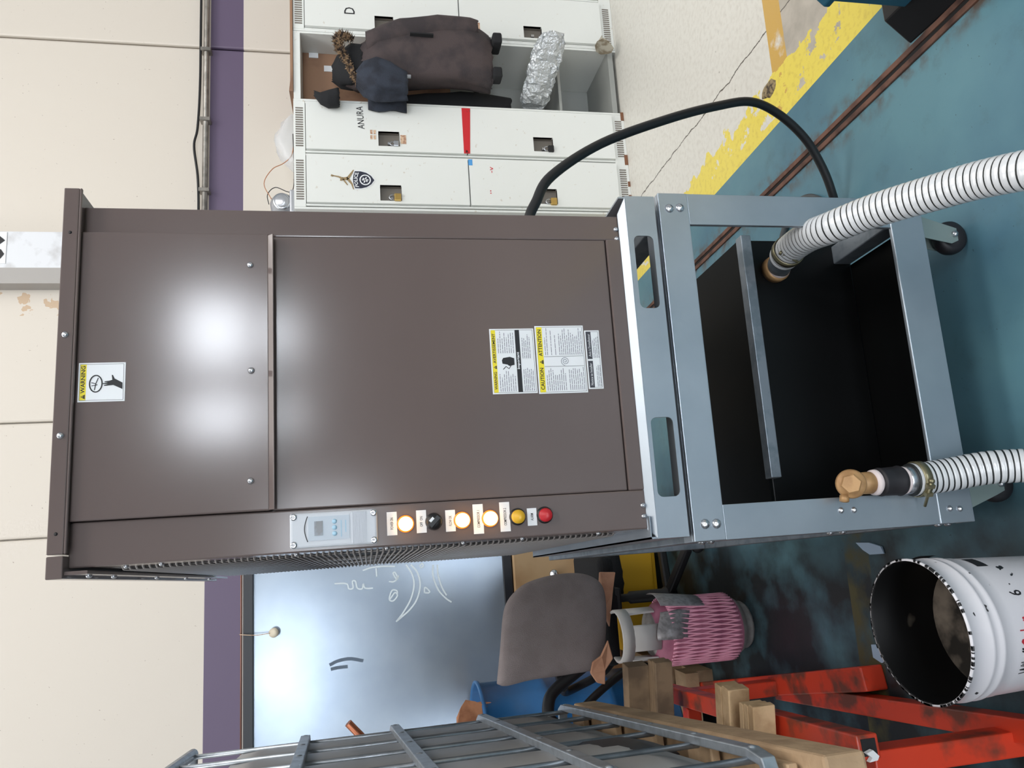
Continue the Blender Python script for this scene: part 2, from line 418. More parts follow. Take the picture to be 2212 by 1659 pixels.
stroke('emblem', [[(1.790+.028*math.cos(a)*.94, 1.446+.026*math.sin(a)) for a in (2*PI*k/20 for k in range(21))],
                  [(1.775, 1.452), (1.805, 1.440)], [(1.78, 1.435), (1.80, 1.458)], [(1.79, 1.43), (1.79, 1.462)]], yd-.002, .006, paper, sh)
MB().add([], [])
fm = dmap(1.792, 1.545, .1)
fig = MB()
def limb(pts, w):
    for (a, c), (d, e), w0, w1 in [(pts[i], pts[i+1], w[i], w[i+1]) for i in range(len(pts)-1)]:
        dx, dz = d-a, e-c; l = math.hypot(dx, dz); nx, nz = -dz/l/2, dx/l/2
        fig.prism([(a+nx*w0, c+nz*w0), (d+nx*w1, e+nz*w1), (d-nx*w1, e-nz*w1), (a-nx*w0, c-nz*w0)],
                  lambda x, z: Vector(fm(x, z))+Vector((0, -.0006, 0)), fm)
limb([(.05, -.12), (.02, .15), (.12, .32), (.18, .62)], [.16, .14, .08, .05])
limb([(.03, -.1), (.30, -.28), (.52, -.42)], [.14, .1, .05]); limb([(.03, -.1), (-.25, -.32), (-.55, -.40)], [.14, .1, .05])
limb([(.0, .12), (-.2, -.02), (-.32, -.1)], [.09, .07, .05])
limb([(.16, .6), (.2, .72)], [.1, .1]); limb([(-.06, .16), (-.04, .27)], [.09, .09])
lab(fig.build('figure_sticker', gold, dl[0]), 'small gold leaping figure sticker')
ftext('mark', '..', 1.73, 1.75, .79, .797, yd, redt, dl[1]); ftext('mark', '-v', 1.85, 1.885, .772, .79, yd, redt, dl[1])
padlock(1.697, LY-.022, 1.266, brass, 'brass padlock on the locker door with the shield sticker')
padlock(1.692, LY-.022, .436, brass, 'brass padlock on the lower locker door behind the black cable')
padlock(1.999, LY-.024, .430, blackp, 'black padlock on the lower locker door beneath the red tape', .9)
padlock(1.998, LY-.022, 1.268, steel, 'small steel padlock on the locker door with handwriting', .75)
# rust along the foot of the bank
for x, w in ((1.70, .05), (1.80, .03), (1.93, .06), (2.09, .04), (2.2, .05)):
    B(x, x+w, LY-.003, LY, .001, .012+random.random()*.012).build('rust_chip', rusty_edge, la)

lb = carcass('locker_bank', 2.665, 3.36, LY2, [(2.685, 2.955), (2.985, 3.255)], 'white locker bank at the edge of the view, right of the hanging coats')
for a, c in ((2.685, 2.955), (2.985, 3.255)):
    door(lb, a, c, .908, 1.738, LY2, a+.012, a+.085, 1.268, 1.370)
    door(lb, a, c, .078, .902, LY2, a+.012, a+.085, .435, .540)
    vents(lb, a+.02, c-.02, 1.752, 1.790, LY2, 17); vents(lb, a+.02, c-.02, .018, .056, LY2, 17)
db = [o for o in lb.children if o.name.startswith('door')]
ftext('handwriting', 'D', 2.77, 2.81, 1.475, 1.53, LY2-.0195, ink, db[0])
B(2.70, 2.77, LY2-.0195, LY2-.0185, .79, .815).build('old_label', tan_l, db[1])
padlock(2.705, LY2-.022, 1.272, brass, 'small brass padlock on the locker door marked with a letter', .75)

# open bay between the banks, its door gone
card = mat('brown_board', (150, 116, 92), .75, c2=(128, 96, 76), scale=5)
ob = thing('open_locker', 'doorless open locker bay with brown board back between the white banks', 'locker', (2.45, 3.9, 0))
B(2.25, 2.262, LY2, 4.13, 0, 1.8).build('side_panel', lock_w, ob); B(2.65, 2.662, LY2, 4.13, 0, 1.8).build('side_panel', lock_w, ob)
B(2.262, 2.65, 4.10, 4.13, 0, 1.0).build('back_panel', lock_in, ob)
lab(B(2.262, 2.65, 3.86, 3.90, .95, 1.764).build('back_board', card, ob), 'brown fibreboard back panel')
B(2.262, 2.65, LY2, 4.10, .02, .05).build('bottom_shelf', lock_in, ob); B(2.262, 2.65, LY2+.05, 4.06, .33, .345).build('shelf', lock_in, ob)
B(2.262, 2.65, LY2+.012, 4.06, 1.765, 1.78).build('top_panel', lock_w, ob)
B(2.262, 2.65, LY2, LY2+.012, 1.765, 1.8).build('top_rail', lock_w, ob)
clear = mat('clear_plastic', (225, 228, 232), .15, alpha=.35)
bt = MB().prism([(2.30, 0), (2.9, 0), (3.3, .004), (3.3, .016), (2.9, .012), (2.36, .014), (2.30, .02)], lambda x, z: (x, 3.68, 1.802+z), lambda x, z: (x, 4.1, 1.802+z)).build('board_sheet', card)
tag(bt, 'thin warped brown board lying across the locker tops', 'board')
for x, z in ((2.64, 1.70), (2.56, 1.62), (2.30, 1.60)):
    MB().box(x-.02, x+.015, 3.856, 3.86, z-.02, z+.03).build('tape_scrap', paper, ob)

# silver radio and a clear bag on top of the bank
silver = mat('silver_plastic', (176, 178, 182), .3, metal=.5)
rd = thing('radio', 'small silver round radio on top of the locker beside the machine', 'radio', (1.70, 3.8, 1.8))
MB().lathe((1.705, 3.74, 1.868), (0, -1, 0), [(0, .02), (.030, .02), (.036, .012), (.05, .0), (.062, -.03), (.066, -.1), (.05, -.14), (0, -.14)], 28).build('body', silver, rd)
MB().lathe((1.705, 3.74, 1.868), (0, -1, 0), [(.034, .014), (.044, .014), (.046, .004)], 28, caps=False).build('speaker_ring', steel, rd)
B(1.64, 1.77, 3.72, 3.86, 1.801, 1.83).build('foot', silver, rd, bevel=.01)
ow = mat('orange_wire', (176, 120, 84), .5)
w = MB().tube(smooth_path([(1.72, 3.74, 1.92), (1.80, 3.73, 1.955), (1.88, 3.73, 1.915), (1.92, 3.74, 1.86), (1.97, 3.75, 1.82), (2.04, 3.76, 1.808)]), .0022, 6).build('radio_wire', ow)
tag(w, 'thin orange wire looping from the silver radio', 'wire')
w = MB().tube(smooth_path([(1.70, 3.76, 1.935), (1.75, 3.75, 1.94), (1.79, 3.75, 1.90), (1.77, 3.75, 1.82), (1.9, 3.75, 1.807), (2.1, 3.76, 1.812)]), .0022, 6).build('radio_wire', cblk)
tag(w, 'thin dark wire lying behind the silver radio', 'wire')
bag = MB(); rings = []
for i in range(9):
    t = i/8; x = 1.93+.27*t; h = .012+.042*math.sin(PI*t)**.7
    rings.append([(x, 3.80+.07*math.cos(a), 1.803+h*(1+math.sin(a))*(.85+.3*random.random())) for a in (2*PI*k/12 for k in range(12))])
tag(bag.loft(rings).build('plastic_bag', clear), 'crumpled clear plastic bag on top of the white locker bank', 'bag')

# clothes in the bay
def cloth(levels, n=40, folds=5, amp=.1, seed=0):
    rings = []
    fine = []
    for a, b in zip(levels, levels[1:]):
        for j in range(4): fine.append([p+(q-p)*j/4 for p, q in zip(a, b)])
    fine.append(list(levels[-1]))
    for (z, cx, cy, hw, hd) in fine:
        ring = []
        for k in range(n):
            a = 2*PI*k/n
            r = 1+amp*math.sin(folds*a+seed+2*z)+amp*1.4*noise.noise(Vector((3*math.cos(a)+seed, 3*math.sin(a), z*5)))
            ring.append((cx+hw*r*math.cos(a), cy+hd*r*math.sin(a), z+.012*noise.noise(Vector((cx+k, z*9, seed)))))
        rings.append(ring)
    return MB().loft(rings)
coat_m = mat('coat_brown', (70, 60, 60), .85, c2=(52, 46, 48), scale=8, bump=.3, bscale=220)
navy = mat('navy_cloth', (46, 52, 64), .9, c2=(34, 38, 48), scale=14, bump=.3, bscale=200)
blackc = mat('black_cloth', (24, 25, 28), .9, bump=.2, bscale=200)
fur_m = mat('fur', (150, 124, 96), .9, c2=(52, 42, 38), scale=60, lo=.45, hi=.55)
pk = thing('parka', 'dark brown parka with fur-trimmed hood hanging in the open locker', 'coat', (2.47, 3.62, .76))
cloth([(1.53, 2.40, 3.66, .07, .05), (1.47, 2.42, 3.65, .12, .09), (1.36, 2.45, 3.62, .15, .115), (1.2, 2.475, 3.60, .165, .125), (1.02, 2.492, 3.585, .170, .125), (.9, 2.494, 3.585, .172, .125), (.82, 2.48, 3.59, .168, .12), (.765, 2.465, 3.60, .16, .105)], amp=.05).build('body', coat_m, pk)
cloth([(1.42, 2.52, 3.56, .06, .06), (1.25, 2.57, 3.52, .065, .06), (1.05, 2.60, 3.50, .062, .055), (.88, 2.60, 3.50, .055, .05), (.84, 2.60, 3.50, .045, .04)], 24, 3, .06, 3).build('sleeve', coat_m, pk)
B(2.50, 2.56, 3.455, 3.57, .715, .765).build('cuff', blackc, pk, bevel=.01)
B(2.33, 2.39, 3.50, 3.58, .715, .765).build('cuff', blackc, pk, bevel=.01)
B(2.505, 2.512, 3.435, 3.46, 1.08, 1.20).build('pocket_seam', blackc, pk)
cloth([(1.60, 2.42, 3.69, .04, .04), (1.56, 2.43, 3.67, .10, .07), (1.50, 2.43, 3.64, .125, .09), (1.44, 2.43, 3.63, .11, .09)], 28, 3, .08, 5).build('hood', blackc, pk)
fur = MB()
arc = smooth_path([(2.55, 3.57, 1.50), (2.545, 3.545, 1.545), (2.50, 3.53, 1.565), (2.44, 3.53, 1.545), (2.40, 3.54, 1.52), (2.35, 3.55, 1.50), (2.30, 3.56, 1.475), (2.275, 3.57, 1.45)], 14)
for p in arc:
    for k in range(24):
        d = Vector((random.uniform(-1, 1), random.uniform(-1, .5), random.uniform(-.7, 1))).normalized()
        l = random.uniform(.012, .034)*(1.2 if p.x > 2.42 else .75); sd = d.orthogonal().normalized()*.005; s2 = d.cross(sd)
        q = p+Vector((random.uniform(-.012, .012),)*3)
        fur.add([q+sd, q-sd*.5+s2, q-sd*.5-s2, q+d*l], [(0, 1, 3), (1, 2, 3), (2, 0, 3)])
lab(fur.build('fur_trim', fur_m, pk), 'mottled tan fur trim of the hood')
hd = thing('hoodie', 'navy hooded sweatshirt hanging over the locker edge beside the parka', 'sweatshirt', (2.27, 3.58, 1.2))
cloth([(1.475, 2.30, 3.54, .04, .03), (1.44, 2.295, 3.525, .085, .05), (1.38, 2.285, 3.51, .105, .065), (1.30, 2.275, 3.51, .095, .06), (1.22, 2.26, 3.52, .07, .05)], 32, 4, .12, 1).build('hood', navy, hd)
rings = []
for i in range(8):
    t = i/7
    rings.append([(2.175+.006*math.sin(9*t+y*30)+.11*t*0+x, y, 1.42-.20*t+.015*t*(x > .05)) for x, y in ((0, 3.615), (.04, 3.60), (.09, 3.598), (.13, 3.61), (.13, 3.625), (.09, 3.613), (.04, 3.615), (0, 3.63))])
MB().loft(rings).build('draped_flap', navy, hd)
B(2.30, 2.312, 3.50, 3.515, 1.20, 1.235).build('zip_tab', steel, hd)
tag(cloth([(1.24, 2.315, 3.79, .045, .035), (1.1, 2.33, 3.79, .055, .04), (.9, 2.34, 3.79, .06, .04), (.62, 2.33, 3.79, .045, .035)], 24, 3, .12, 8).build('work_trousers', blackc), 'black work trousers hanging behind the navy sweatshirt', 'trousers')
tag(cloth([(1.69, 2.245, 3.60, .012, .012), (1.66, 2.215, 3.60, .03, .03), (1.62, 2.215, 3.60, .045, .045), (1.575, 2.225, 3.60, .05, .05), (1.565, 2.225, 3.60, .045, .045)], 24, 3, .05, 2).build('beanie_hat', blackc), 'dark knitted hat hooked on the locker edge above the navy sweatshirt', 'hat')
bw = MB(); rings = []
for i in range(22):
    t = i/21; c = Vector((2.56, 3.46, .44)).lerp(Vector((2.315, 3.745, .50)), t); s = 1-.25*abs(2*t-1)**6
    rings.append([c+Vector((.0, .05*math.cos(a)*s, 0))+Vector((0, 0, 1))*(math.copysign(abs(math.sin(a))**.6, math.sin(a))*.082*s)+Vector((random.uniform(-.008, .008), random.uniform(-.008, .008), random.uniform(-.009, .009))) for a in (2*PI*k/26 for k in range(26))])
bw.loft(rings, sm=False)
foil = mat('bubble_wrap', (198, 202, 204), .18, metal=.55, bump=.8, bscale=90)
tag(bw.build('bubble_wrap_parcel', foil), 'silvery bubble-wrapped parcel jutting out of the open locker', 'parcel')
tag(MB().tube(smooth_path([(2.64, 3.9, .75), (2.5, 3.85, .82), (2.38, 3.82, .76), (2.3, 3.85, .62), (2.28, 3.9, .4)]), .012, 8).build('coiled_hose', cblk), 'black hose curving inside the open locker behind the parcel', 'hose')
rag = mat('dirty_cloth', (190, 184, 168), .9, c2=(140, 128, 108), scale=20)
rings = [[(2.62+.05*t+.02*math.sin(a), 3.60+.05*math.cos(a)*(1.2-t)+.02*random.random(), .045+.06*t+.05*(1-t)*(1+math.sin(a))) for a in (2*PI*k/10 for k in range(10))] for t in (0, .25, .5, .75, 1)]
tag(MB().loft(rings).build('rag', rag), 'crumpled dirty cloth at the foot of the open locker', 'cloth')

# ------------------------------------------------------------------ the chiller
SK = .0604; F = 1.47
def sk(x, y, z): return (x-SK*(y-F), y, z)
brown = mat('brown_paint', (101, 89, 86), .155, bump=.005, bscale=420, var=.04, scale=3)
galv = mat('galvanised', (178, 186, 194), .36, metal=.75, c2=(164, 173, 182), scale=6, lo=.3, hi=.7)
galv_d = mat('galvanised_dull', (140, 148, 156), .45, metal=.6, c2=(122, 132, 140), scale=25)
dark = mat('dark_void', (20, 20, 23), .7)
coil = mat('coil_fins', (44, 44, 50), .5, metal=.4)
wire_m = mat('guard_wire', (150, 146, 144), .4, metal=.4)
ch = thing('water_chiller', 'tall brown packaged water chiller on a galvanised wheeled base', 'chiller', (.3, 2.1, 0))
XL, XR, ZB, ZT, YB = -.0244, .654, .927, 2.004, 2.79
def cpart(mb, name, mt, parent=ch, bevel=.003, **k): return mb.build(name, mt, parent, warp=sk, bevel=bevel, **k)
cpart(B(.012, XR, F+.03, YB, ZB, ZT), 'cabinet_body', brown)
cpart(B(XL, .0545, F, F+.03, ZB, ZT), 'control_column', brown)
cpart(B(.598, XR, F+.004, F+.03, ZB, ZT), 'side_column', brown)
up = cpart(B(.0555, .597, F-.012, F+.03, 1.662, ZT-.001), 'upper_panel', brown)
lo_ = cpart(B(.0555, .597, F+.002, F+.03, .962, 1.658), 'lower_panel', brown)
cpart(B(.0545, .598, F-.001, F+.03, ZB, .960), 'sill_panel', brown)
MB().prism([(F-.012, 1.664), (F-.022, 1.654), (F-.020, 1.652), (F-.002, 1.658), (F+.002, 1.664)], lambda y, z: (.057, y, z), lambda y, z: (.594, y, z)).build('drip_lip', brown, up, bevel=.001)
# left side: post, guard wires in front of the coil
cpart(B(XL, .012, F+.03, F+.085, ZB, ZT), 'corner_post', brown)
cpart(B(XL, .012, YB-.06, YB, ZB, ZT), 'corner_post', brown)
cpart(B(XL, .012, F+.085, YB-.06, 1.955, ZT), 'side_rail', brown)
cpart(B(XL, .012, F+.085, YB-.06, ZB, .965), 'side_rail', brown)
cpart(B(.004, .012, F+.085, YB-.06, .965, 1.955), 'coil', coil, bevel=0)
gw = MB(); z = .972
while z < 1.95:
    gw.tube([(XL+.004, F+.08, z), (XL-.004, F+.095, z), (XL-.004, YB-.065, z), (XL+.004, YB-.055, z)], .0022, 5); z += .0118
for y in (1.62, 1.9, 2.2, 2.5): gw.tube([(XL+.0, y, .965), (XL+.0, y, 1.955)], .0025, 5)
lab(cpart(gw, 'coil_guard', wire_m, bevel=0), 'close-set wire guard over the coil')
# top cap with overhang
cap = cpart(B(-.0005, .678, F-.025, YB+.03, 2.003, 2.030).box(-.0005, .678, F-.025, F-.018, 1.9985, 2.003), 'top_cap', brown, bevel=.002)
cpart(B(-.042, -.0035, F-.028, YB+.03, 2.002, 2.029), 'cap_corner', brown, bevel=.002)
cpart(B(-.036, -.030, F-.02, YB+.02, 1.965, 2.004), 'cap_side_flange', brown, bevel=0)
screw = None
def bolt(parent, p, d=(0, -1, 0), r=.0065, name='bolt', mt=None):
    d = Vector(d); p = Vector(sk(*p))
    return MB().lathe(p, d, [(0, .0055), (r*.55, .005), (r*.8, .0035), (r, .001), (r, -.001)], 10).build(name, mt or steel, parent)
first = {}
def bolts(parent, pts, d=(0, -1, 0), r=.0065):
    for p in pts:
        k = (d, r)
        if k not in first: first[k] = (bolt(parent, p, d, r), Vector(sk(*p)))
        else: again(first[k][0], Vector(sk(*p))-first[k][1], parent)
bolts(up, [(.531, F-.012, 1.697), (.320, F-.012, 1.695), (.111, F-.012, 1.696)])
bolts(cap, [(.391, F-.025, 2.016), (.206, F-.025, 2.016)])
for x in (.59, .036): MB().lathe((x, F-.0255, 2.016), (0, -1, 0), [(.0032, 0), (0, .0005)], 10).build('hole', dark, cap)
bolts(ch, [(.623, F+.004, .934), (.601, F+.004, .934), (.023, F, .934), (.001, F, .934)], r=.0058)
bolts(ch, [(XL, F+.04, z) for z in (1.92, 1.86, 1.62, 1.45, 1.30, 1.18, 1.02)], (-1, 0, 0), .005)
bolts(ch, [(-.036, y, 1.985) for y in (1.52, 1.66, 1.98, 2.28, 2.6)], (-1, 0, 0), .006)
MB().lathe((.59, F-.001, 1.76), (0, -1, 0), [(.003, 0), (.0025, .003), (0, .004)], 8).build('hook', steel, ch)
# thermostat
plas = mat('controller_grey', (196, 200, 206), .45)
plas2 = mat('controller_face', (178, 188, 198), .4)
lcd = mat('lcd', (78, 88, 98), .2, c2=(62, 66, 70), scale=60)
btn = mat('button_blue', (150, 186, 206), .4)
ct = B(-.017, .047, F-.030, F, 1.468, 1.626).build('controller', plas, ch, bevel=.005, seg=3)
lab(ct, 'pale grey temperature controller box with display and three buttons')
B(-.004, .039, F-.0315, F-.030, 1.519, 1.593).build('face', plas2, ct)
stroke('rim_line', [[(-.006+.046*t, 1.594+.0055*math.sin(PI*t)) for t in (k/12 for k in range(13))]], F-.0318, .0015, ink, ct)
B(.0045, .0305, F-.0325, F-.031, 1.567, 1.582).build('display', lcd, ct)
for x in (.0065, .0175, .0285): MB().lathe((x, F-.0315, 1.546), (0, -1, 0), [(.0045, 0), (.0042, .0012), (0, .0014)], 12).build('button', btn, ct)
stroke('print', [[(.0, 1.534), (.03, 1.534)], [(.008, 1.526), (.03, 1.526)]], F-.0319, .0016, btn, ct)
rb = None
for k in range(9):
    z = 1.4895+.0029*k
    if rb is None: rb = B(-.014, .044, F-.0315, F-.030, z, z+.0013).build('grip_rib', plas, ct)
    else: again(rb, (0, 0, .0029*k))
for x in (-.010, .040):
    for z in (1.475, 1.619): MB().lathe((x, F-.0305, z), (0, -1, 0), [(.0062, 0), (.0062, .001), (.004, .0016), (0, .0016)], 12).build('corner_screw', steel, ct)
# lamps, switch and their label plates
def lamp(z, name, mt, label, x=.016):
    b = MB().lathe((x, F, z), (0, -1, 0), [(.0165, 0), (.0165, .004), (.0145, .007), (.013, .007)], 28, caps=False).build('lamp_bezel', blackp if name != 'lit' else mat('bezel_glow', (214, 120, 40), .35, emit=.9), ch)  # bezels of lit lamps have the lens glow put into colour and emission
    l = MB().lathe((x, F, z), (0, -1, 0), [(.0135, .002), (.0135, .013), (.0115, .0155), (0, .0165)], 28).build('lens', mt, b)
    lab(b, label)
glow = mat('lamp_glow', (255, 196, 110), .4, emit=13)
lamp(1.415, 'lit', glow, 'lit amber power indicator lamp'); lamp(1.306, 'lit', glow, 'lit amber flow indicator lamp'); lamp(1.251, 'lit', glow, 'lit amber first compressor lamp')
lamp(1.196, 'off', mat('amber_lens', (206, 160, 36), .35), 'unlit yellow second compressor lamp')
lamp(1.141, 'off', mat('red_lens', (176, 30, 38), .35), 'unlit red alarm lamp')
sw = MB().lathe((.017, F, 1.361), (0, -1, 0), [(.0165, 0), (.0165, .006), (.0145, .012), (.013, .018), (0, .018)], 28).build('selector_switch', blackp, ch)
MB().obox((.017, F-.020, 1.361), (.0035, 0, .0035), (0, .004, 0), (-.009, 0, .009)).build('knob', blackp, sw, bevel=.001)
MB().obox((.0205, F-.0245, 1.3665), (.0035, 0, -.0035), (0, .0006, 0), (.0018, 0, .0018)).build('pointer', paper, sw)
for s, x0, x1, z0, z1 in (('POWER ON', -.004, .040, 1.431, 1.450), ('OFF  ON', -.003, .040, 1.375, 1.394), ('FLOW OK', -.004, .037, 1.319, 1.338),
                          ('COMPRESSOR 1', -.012, .045, 1.264, 1.284), ('COMPRESSOR 2', -.011, .046, 1.211, 1.231), ('ALARM', -.003, .031, 1.157, 1.176)):
    pl = B(x0, x1, F-.0015, F, z0, z1).build('label_plate', paper, ch)
    w = .0028*len(s); c = (x0+x1)/2; ftext('lettering', s, c-w/2, c+w/2, z0+.007, z0+.0125, F-.0019, ink, pl, bold=.01)
# warning labels
yel_m = mat('label_yellow', (232, 214, 40), .5)
def fine(name, x0, x1, z0, z1, n, y, parent, w=.0011, mt=None):
    rnd = random.Random(n*31+int(x0*1e4)); rows = []
    for k in range(n):
        z = z1-(z1-z0)*(k+.5)/n
        if rnd.random() < .12: continue
        e = x0+(x1-x0)*rnd.uniform(.65, 1); x = x0
        while x < e:
            q = min(e, x+rnd.uniform(.004, .014)); rows.append([(x, z), (q, z)]); x = q+.0012
    return stroke(name, rows, y, w, mt or mat('fine_print', (96, 98, 108), .6), parent)
def plate(x0, x1, z0, z1, y, label):
    p = B(x0, x1, y-.001, y, z0, z1).build('warning_label', paper, ch, bevel=.0004); lab(p, label)
    stroke('border', [[(x0+.003, z0+.003), (x1-.003, z0+.003)], [(x1-.003, z0+.003), (x1-.003, z1-.003)], [(x1-.003, z1-.003), (x0+.003, z1-.003)], [(x0+.003, z1-.003), (x0+.003, z0+.003)]], y-.0013, .0006, ink, p)
    return p
def tri(name, cx, z0, s, y, parent):
    t = MB().prism([(cx-s/2, z0), (cx+s/2, z0), (cx, z0+s*.87)], lambda x, z: (x, y, z), lambda x, z: (x, y-.0003, z)).build(name, ink, parent)
    stroke('mark', [[(cx, z0+s*.25), (cx, z0+s*.62)]], y-.0005, s*.1, yel_m, t)
yu = F-.012
p = plate(.269, .342, 1.916, 1.9955, yu, 'yellow and white WARNING label with fan and hand pictogram'); yy = yu-.0014
B(.2725, .3385, yy, yy+.0003, 1.982, 1.992).build('yellow_band', yel_m, p)
tri('warning_sign', .2785, 1.983, .0085, yy-.0003, p); ftext('lettering', 'WARNING', .285, .336, 1.9835, 1.9908, yy-.0004, ink, p, .02)
cx, cz = .3025, 1.9655
R1 = [(cx+.0155*math.cos(a), cz+.0105*math.sin(a)) for a in (2*PI*k/28 for k in range(29))]
stroke('fan_ring', [R1], yy-.0003, .0022, ink, p)
stroke('fan_blades', [[(cx, cz), (cx+.011, cz-.004)], [(cx, cz), (cx-.012, cz+.002)], [(cx, cz), (cx+.002, cz+.0075)], [(cx-.004, cz+.007), (cx-.002, cz-.003)]], yy-.0003, .0014, ink, p)
MB().prism([(.2915, 1.9205), (.3035, 1.9205), (.3115, 1.934), (.318, 1.937), (.3185, 1.939), (.309, 1.938), (.3075, 1.943), (.3065, 1.951), (.305, 1.951), (.3045, 1.945), (.303, 1.954), (.3015, 1.9535), (.3015, 1.945), (.2995, 1.952), (.298, 1.951), (.2995, 1.936)],
           lambda x, z: (x, yy, z), lambda x, z: (x, yy-.0004, z)).build('hand', ink, p)
fine('fine_print', .319, .337, 1.918, 1.920, 1, yy, p, .0007)
yl = F+.002; yy = yl-.0014
p = plate(.263, .400, 1.136, 1.2295, yl, 'warning label with yellow band, hand pictogram and black Important bar')
B(.266, .397, yy, yy+.0003, 1.2175, 1.2265).build('yellow_band', yel_m, p)
ftext('lettering', 'WARNING', .272, .309, 1.2190, 1.2250, yy-.0004, ink, p, .02); tri('warning_sign', .3185, 1.2185, .0075, yy-.0003, p); ftext('lettering', 'AVERTISSEMENT', .327, .390, 1.2190, 1.2250, yy-.0004, ink, p, .02)
B(.266, .397, yy, yy+.0003, 1.167, 1.1765).build('black_bar', ink, p); ftext('lettering', 'Important', .314, .350, 1.1685, 1.1755, yy-.0004, paper, p, .02)
fine('fine_print', .268, .311, 1.179, 1.215, 8, yy, p); fine('fine_print', .348, .395, 1.179, 1.215, 8, yy, p)
fine('fine_print', .268, .326, 1.141, 1.164, 6, yy, p); fine('fine_print', .336, .395, 1.141, 1.164, 6, yy, p)
MB().prism([(.323, 1.181), (.337, 1.181), (.340, 1.190), (.338, 1.204), (.333, 1.207), (.326, 1.206), (.324, 1.196), (.321, 1.192)], lambda x, z: (x, yy, z), lambda x, z: (x, yy-.0004, z)).build('hand', ink, p)
stroke('cable_mark', [[(.314, 1.205), (.320, 1.199), (.315, 1.193), (.321, 1.189), (.329, 1.193)]], yy-.0003, .0018, ink, p)
p = plate(.261, .405, 1.0285, 1.1335, yl, 'caution label with yellow band and grey spiral'); yy = yl-.0014
B(.264, .402, yy, yy+.0003, 1.1185, 1.1305).build('yellow_band', yel_m, p)
ftext('lettering', 'CAUTION', .269, .315, 1.1205, 1.1285, yy-.0004, ink, p, .02); tri('warning_sign', .3275, 1.1195, .0095, yy-.0003, p); ftext('lettering', 'ATTENTION', .340, .397, 1.1205, 1.1285, yy-.0004, ink, p, .02)
stroke('spiral', [[(.3285+.0006*a*math.cos(a), 1.073+.0006*a*math.sin(a)) for a in (k*.4 for k in range(4, 40))]], yy-.0003, .0011, mat('grey_ink', (120, 124, 132), .6), p)
stroke('rule', [[(.318, 1.033), (.318, 1.1175)], [(.339, 1.033), (.339, 1.1175)]], yy-.0002, .0006, ink, p)
fine('fine_print', .267, .316, 1.033, 1.116, 19, yy, p); fine('fine_print', .342, .400, 1.033, 1.116, 19, yy, p)
p = plate(.268, .394, .994, 1.0265, yl, 'small notice label with two dark headings'); yy = yl-.0014
for a, c, s in ((.271, .328, 'Notice to Installer'), (.332, .391, "Avis à l'installateur")):
    q = B(a, c, yy, yy+.0003, 1.013, 1.0235).build('dark_heading', mat('charcoal_ink', (58, 58, 66), .6), p); ftext('lettering', s, a+.005, c-.005, 1.0155, 1.021, yy-.0005, paper, p)
    fine('fine_print', a+.002, c-.006, .997, 1.011, 4, yy, p)
# slotted channel under the cabinet
zc0, zc1, yc = .846, .913, F-.016
mb = MB(); plate_hole(mb, .33, .692, zc0, zc1, .436, .600, .857, .902, .012, yc, yc+.004); plate_hole(mb, -.046, .33, zc0, zc1, .036, .200, .856, .905, .012, yc, yc+.004)
mb.box(-.046, .692, yc+.004, yc+.05, zc0, zc0+.003)
cpart(mb, 'lift_channel', galv, bevel=0)
cpart(MB().prism([(yc, zc1), (F+.001, ZB+.002), (F+.004, ZB), (yc+.004, zc1)], lambda y, z: (-.046+(.02 if z > .92 else 0), y, z), lambda y, z: (.692-(.035 if z > .92 else 0), y, z)), 'channel_lip', galv)
cpart(B(-.046, -.042, yc+.004, YB-.2, .846, .927).box(-.046, .0, yc+.004, YB-.2, .925, .927).box(-.046, -.02, yc+.004, YB-.2, .846, .849), 'side_channel', galv, bevel=0)
cpart(B(.688, .692, yc+.004, YB-.2, .846, .927), 'side_channel', galv, bevel=0)
# base frame of folded sheet
zb0, zb1, b0, b1 = .162, .831, -.058, .708
cpart(B(b0, b1, F-.004, F+.006, .760, zb1).box(b0, b1, F+.006, F+.05, zb1-.006, zb1), 'base_rail', galv, bevel=.002)
cpart(B(b0, b1, F-.004, F+.006, zb0, .250).box(b0, b1, F+.006, F+.05, zb0, zb0+.006), 'base_rail', galv, bevel=.002)
cpart(B(b0, .014, F-.002, F+.008, .250, .760).box(b0, b0+.006, F+.008, F+.08, .22, .77), 'base_post', galv, bevel=.001)
cpart(B(.635, b1, F-.002, F+.008, .250, .760).box(b1-.006, b1, F+.008, F+.08, .22, .77), 'base_post', galv, bevel=.001)
for x0, x1 in ((b0, b0+.05), (b1-.05, b1)):
    cpart(B(x0, x1, F+.05, YB, .770, zb1-.007), 'side_base_rail', galv_d); cpart(B(x0, x1, F+.05, YB, zb0+.007, .22), 'side_base_rail', galv_d)
    cpart(B(x0, x1, YB-.05, YB, .22, .77), 'base_post', galv_d)
cpart(B(b0, b1, YB-.05, YB, zb0, .22), 'base_rail', galv_d)
bolts(ch, [(.671, F-.004, .806), (.673, F-.004, .781), (-.023, F-.004, .804), (-.024, F-.004, .779)], r=.0105)
bolts(ch, [(-.014, F-.002, .488), (-.015, F-.002, .457), (-.026, F-.004, .222), (-.028, F-.004, .197)], r=.007)
bolts(ch, [(b0, F+.03, z) for z in (.80, .78, .50, .47, .23, .205)], (-1, 0, 0), .0085)
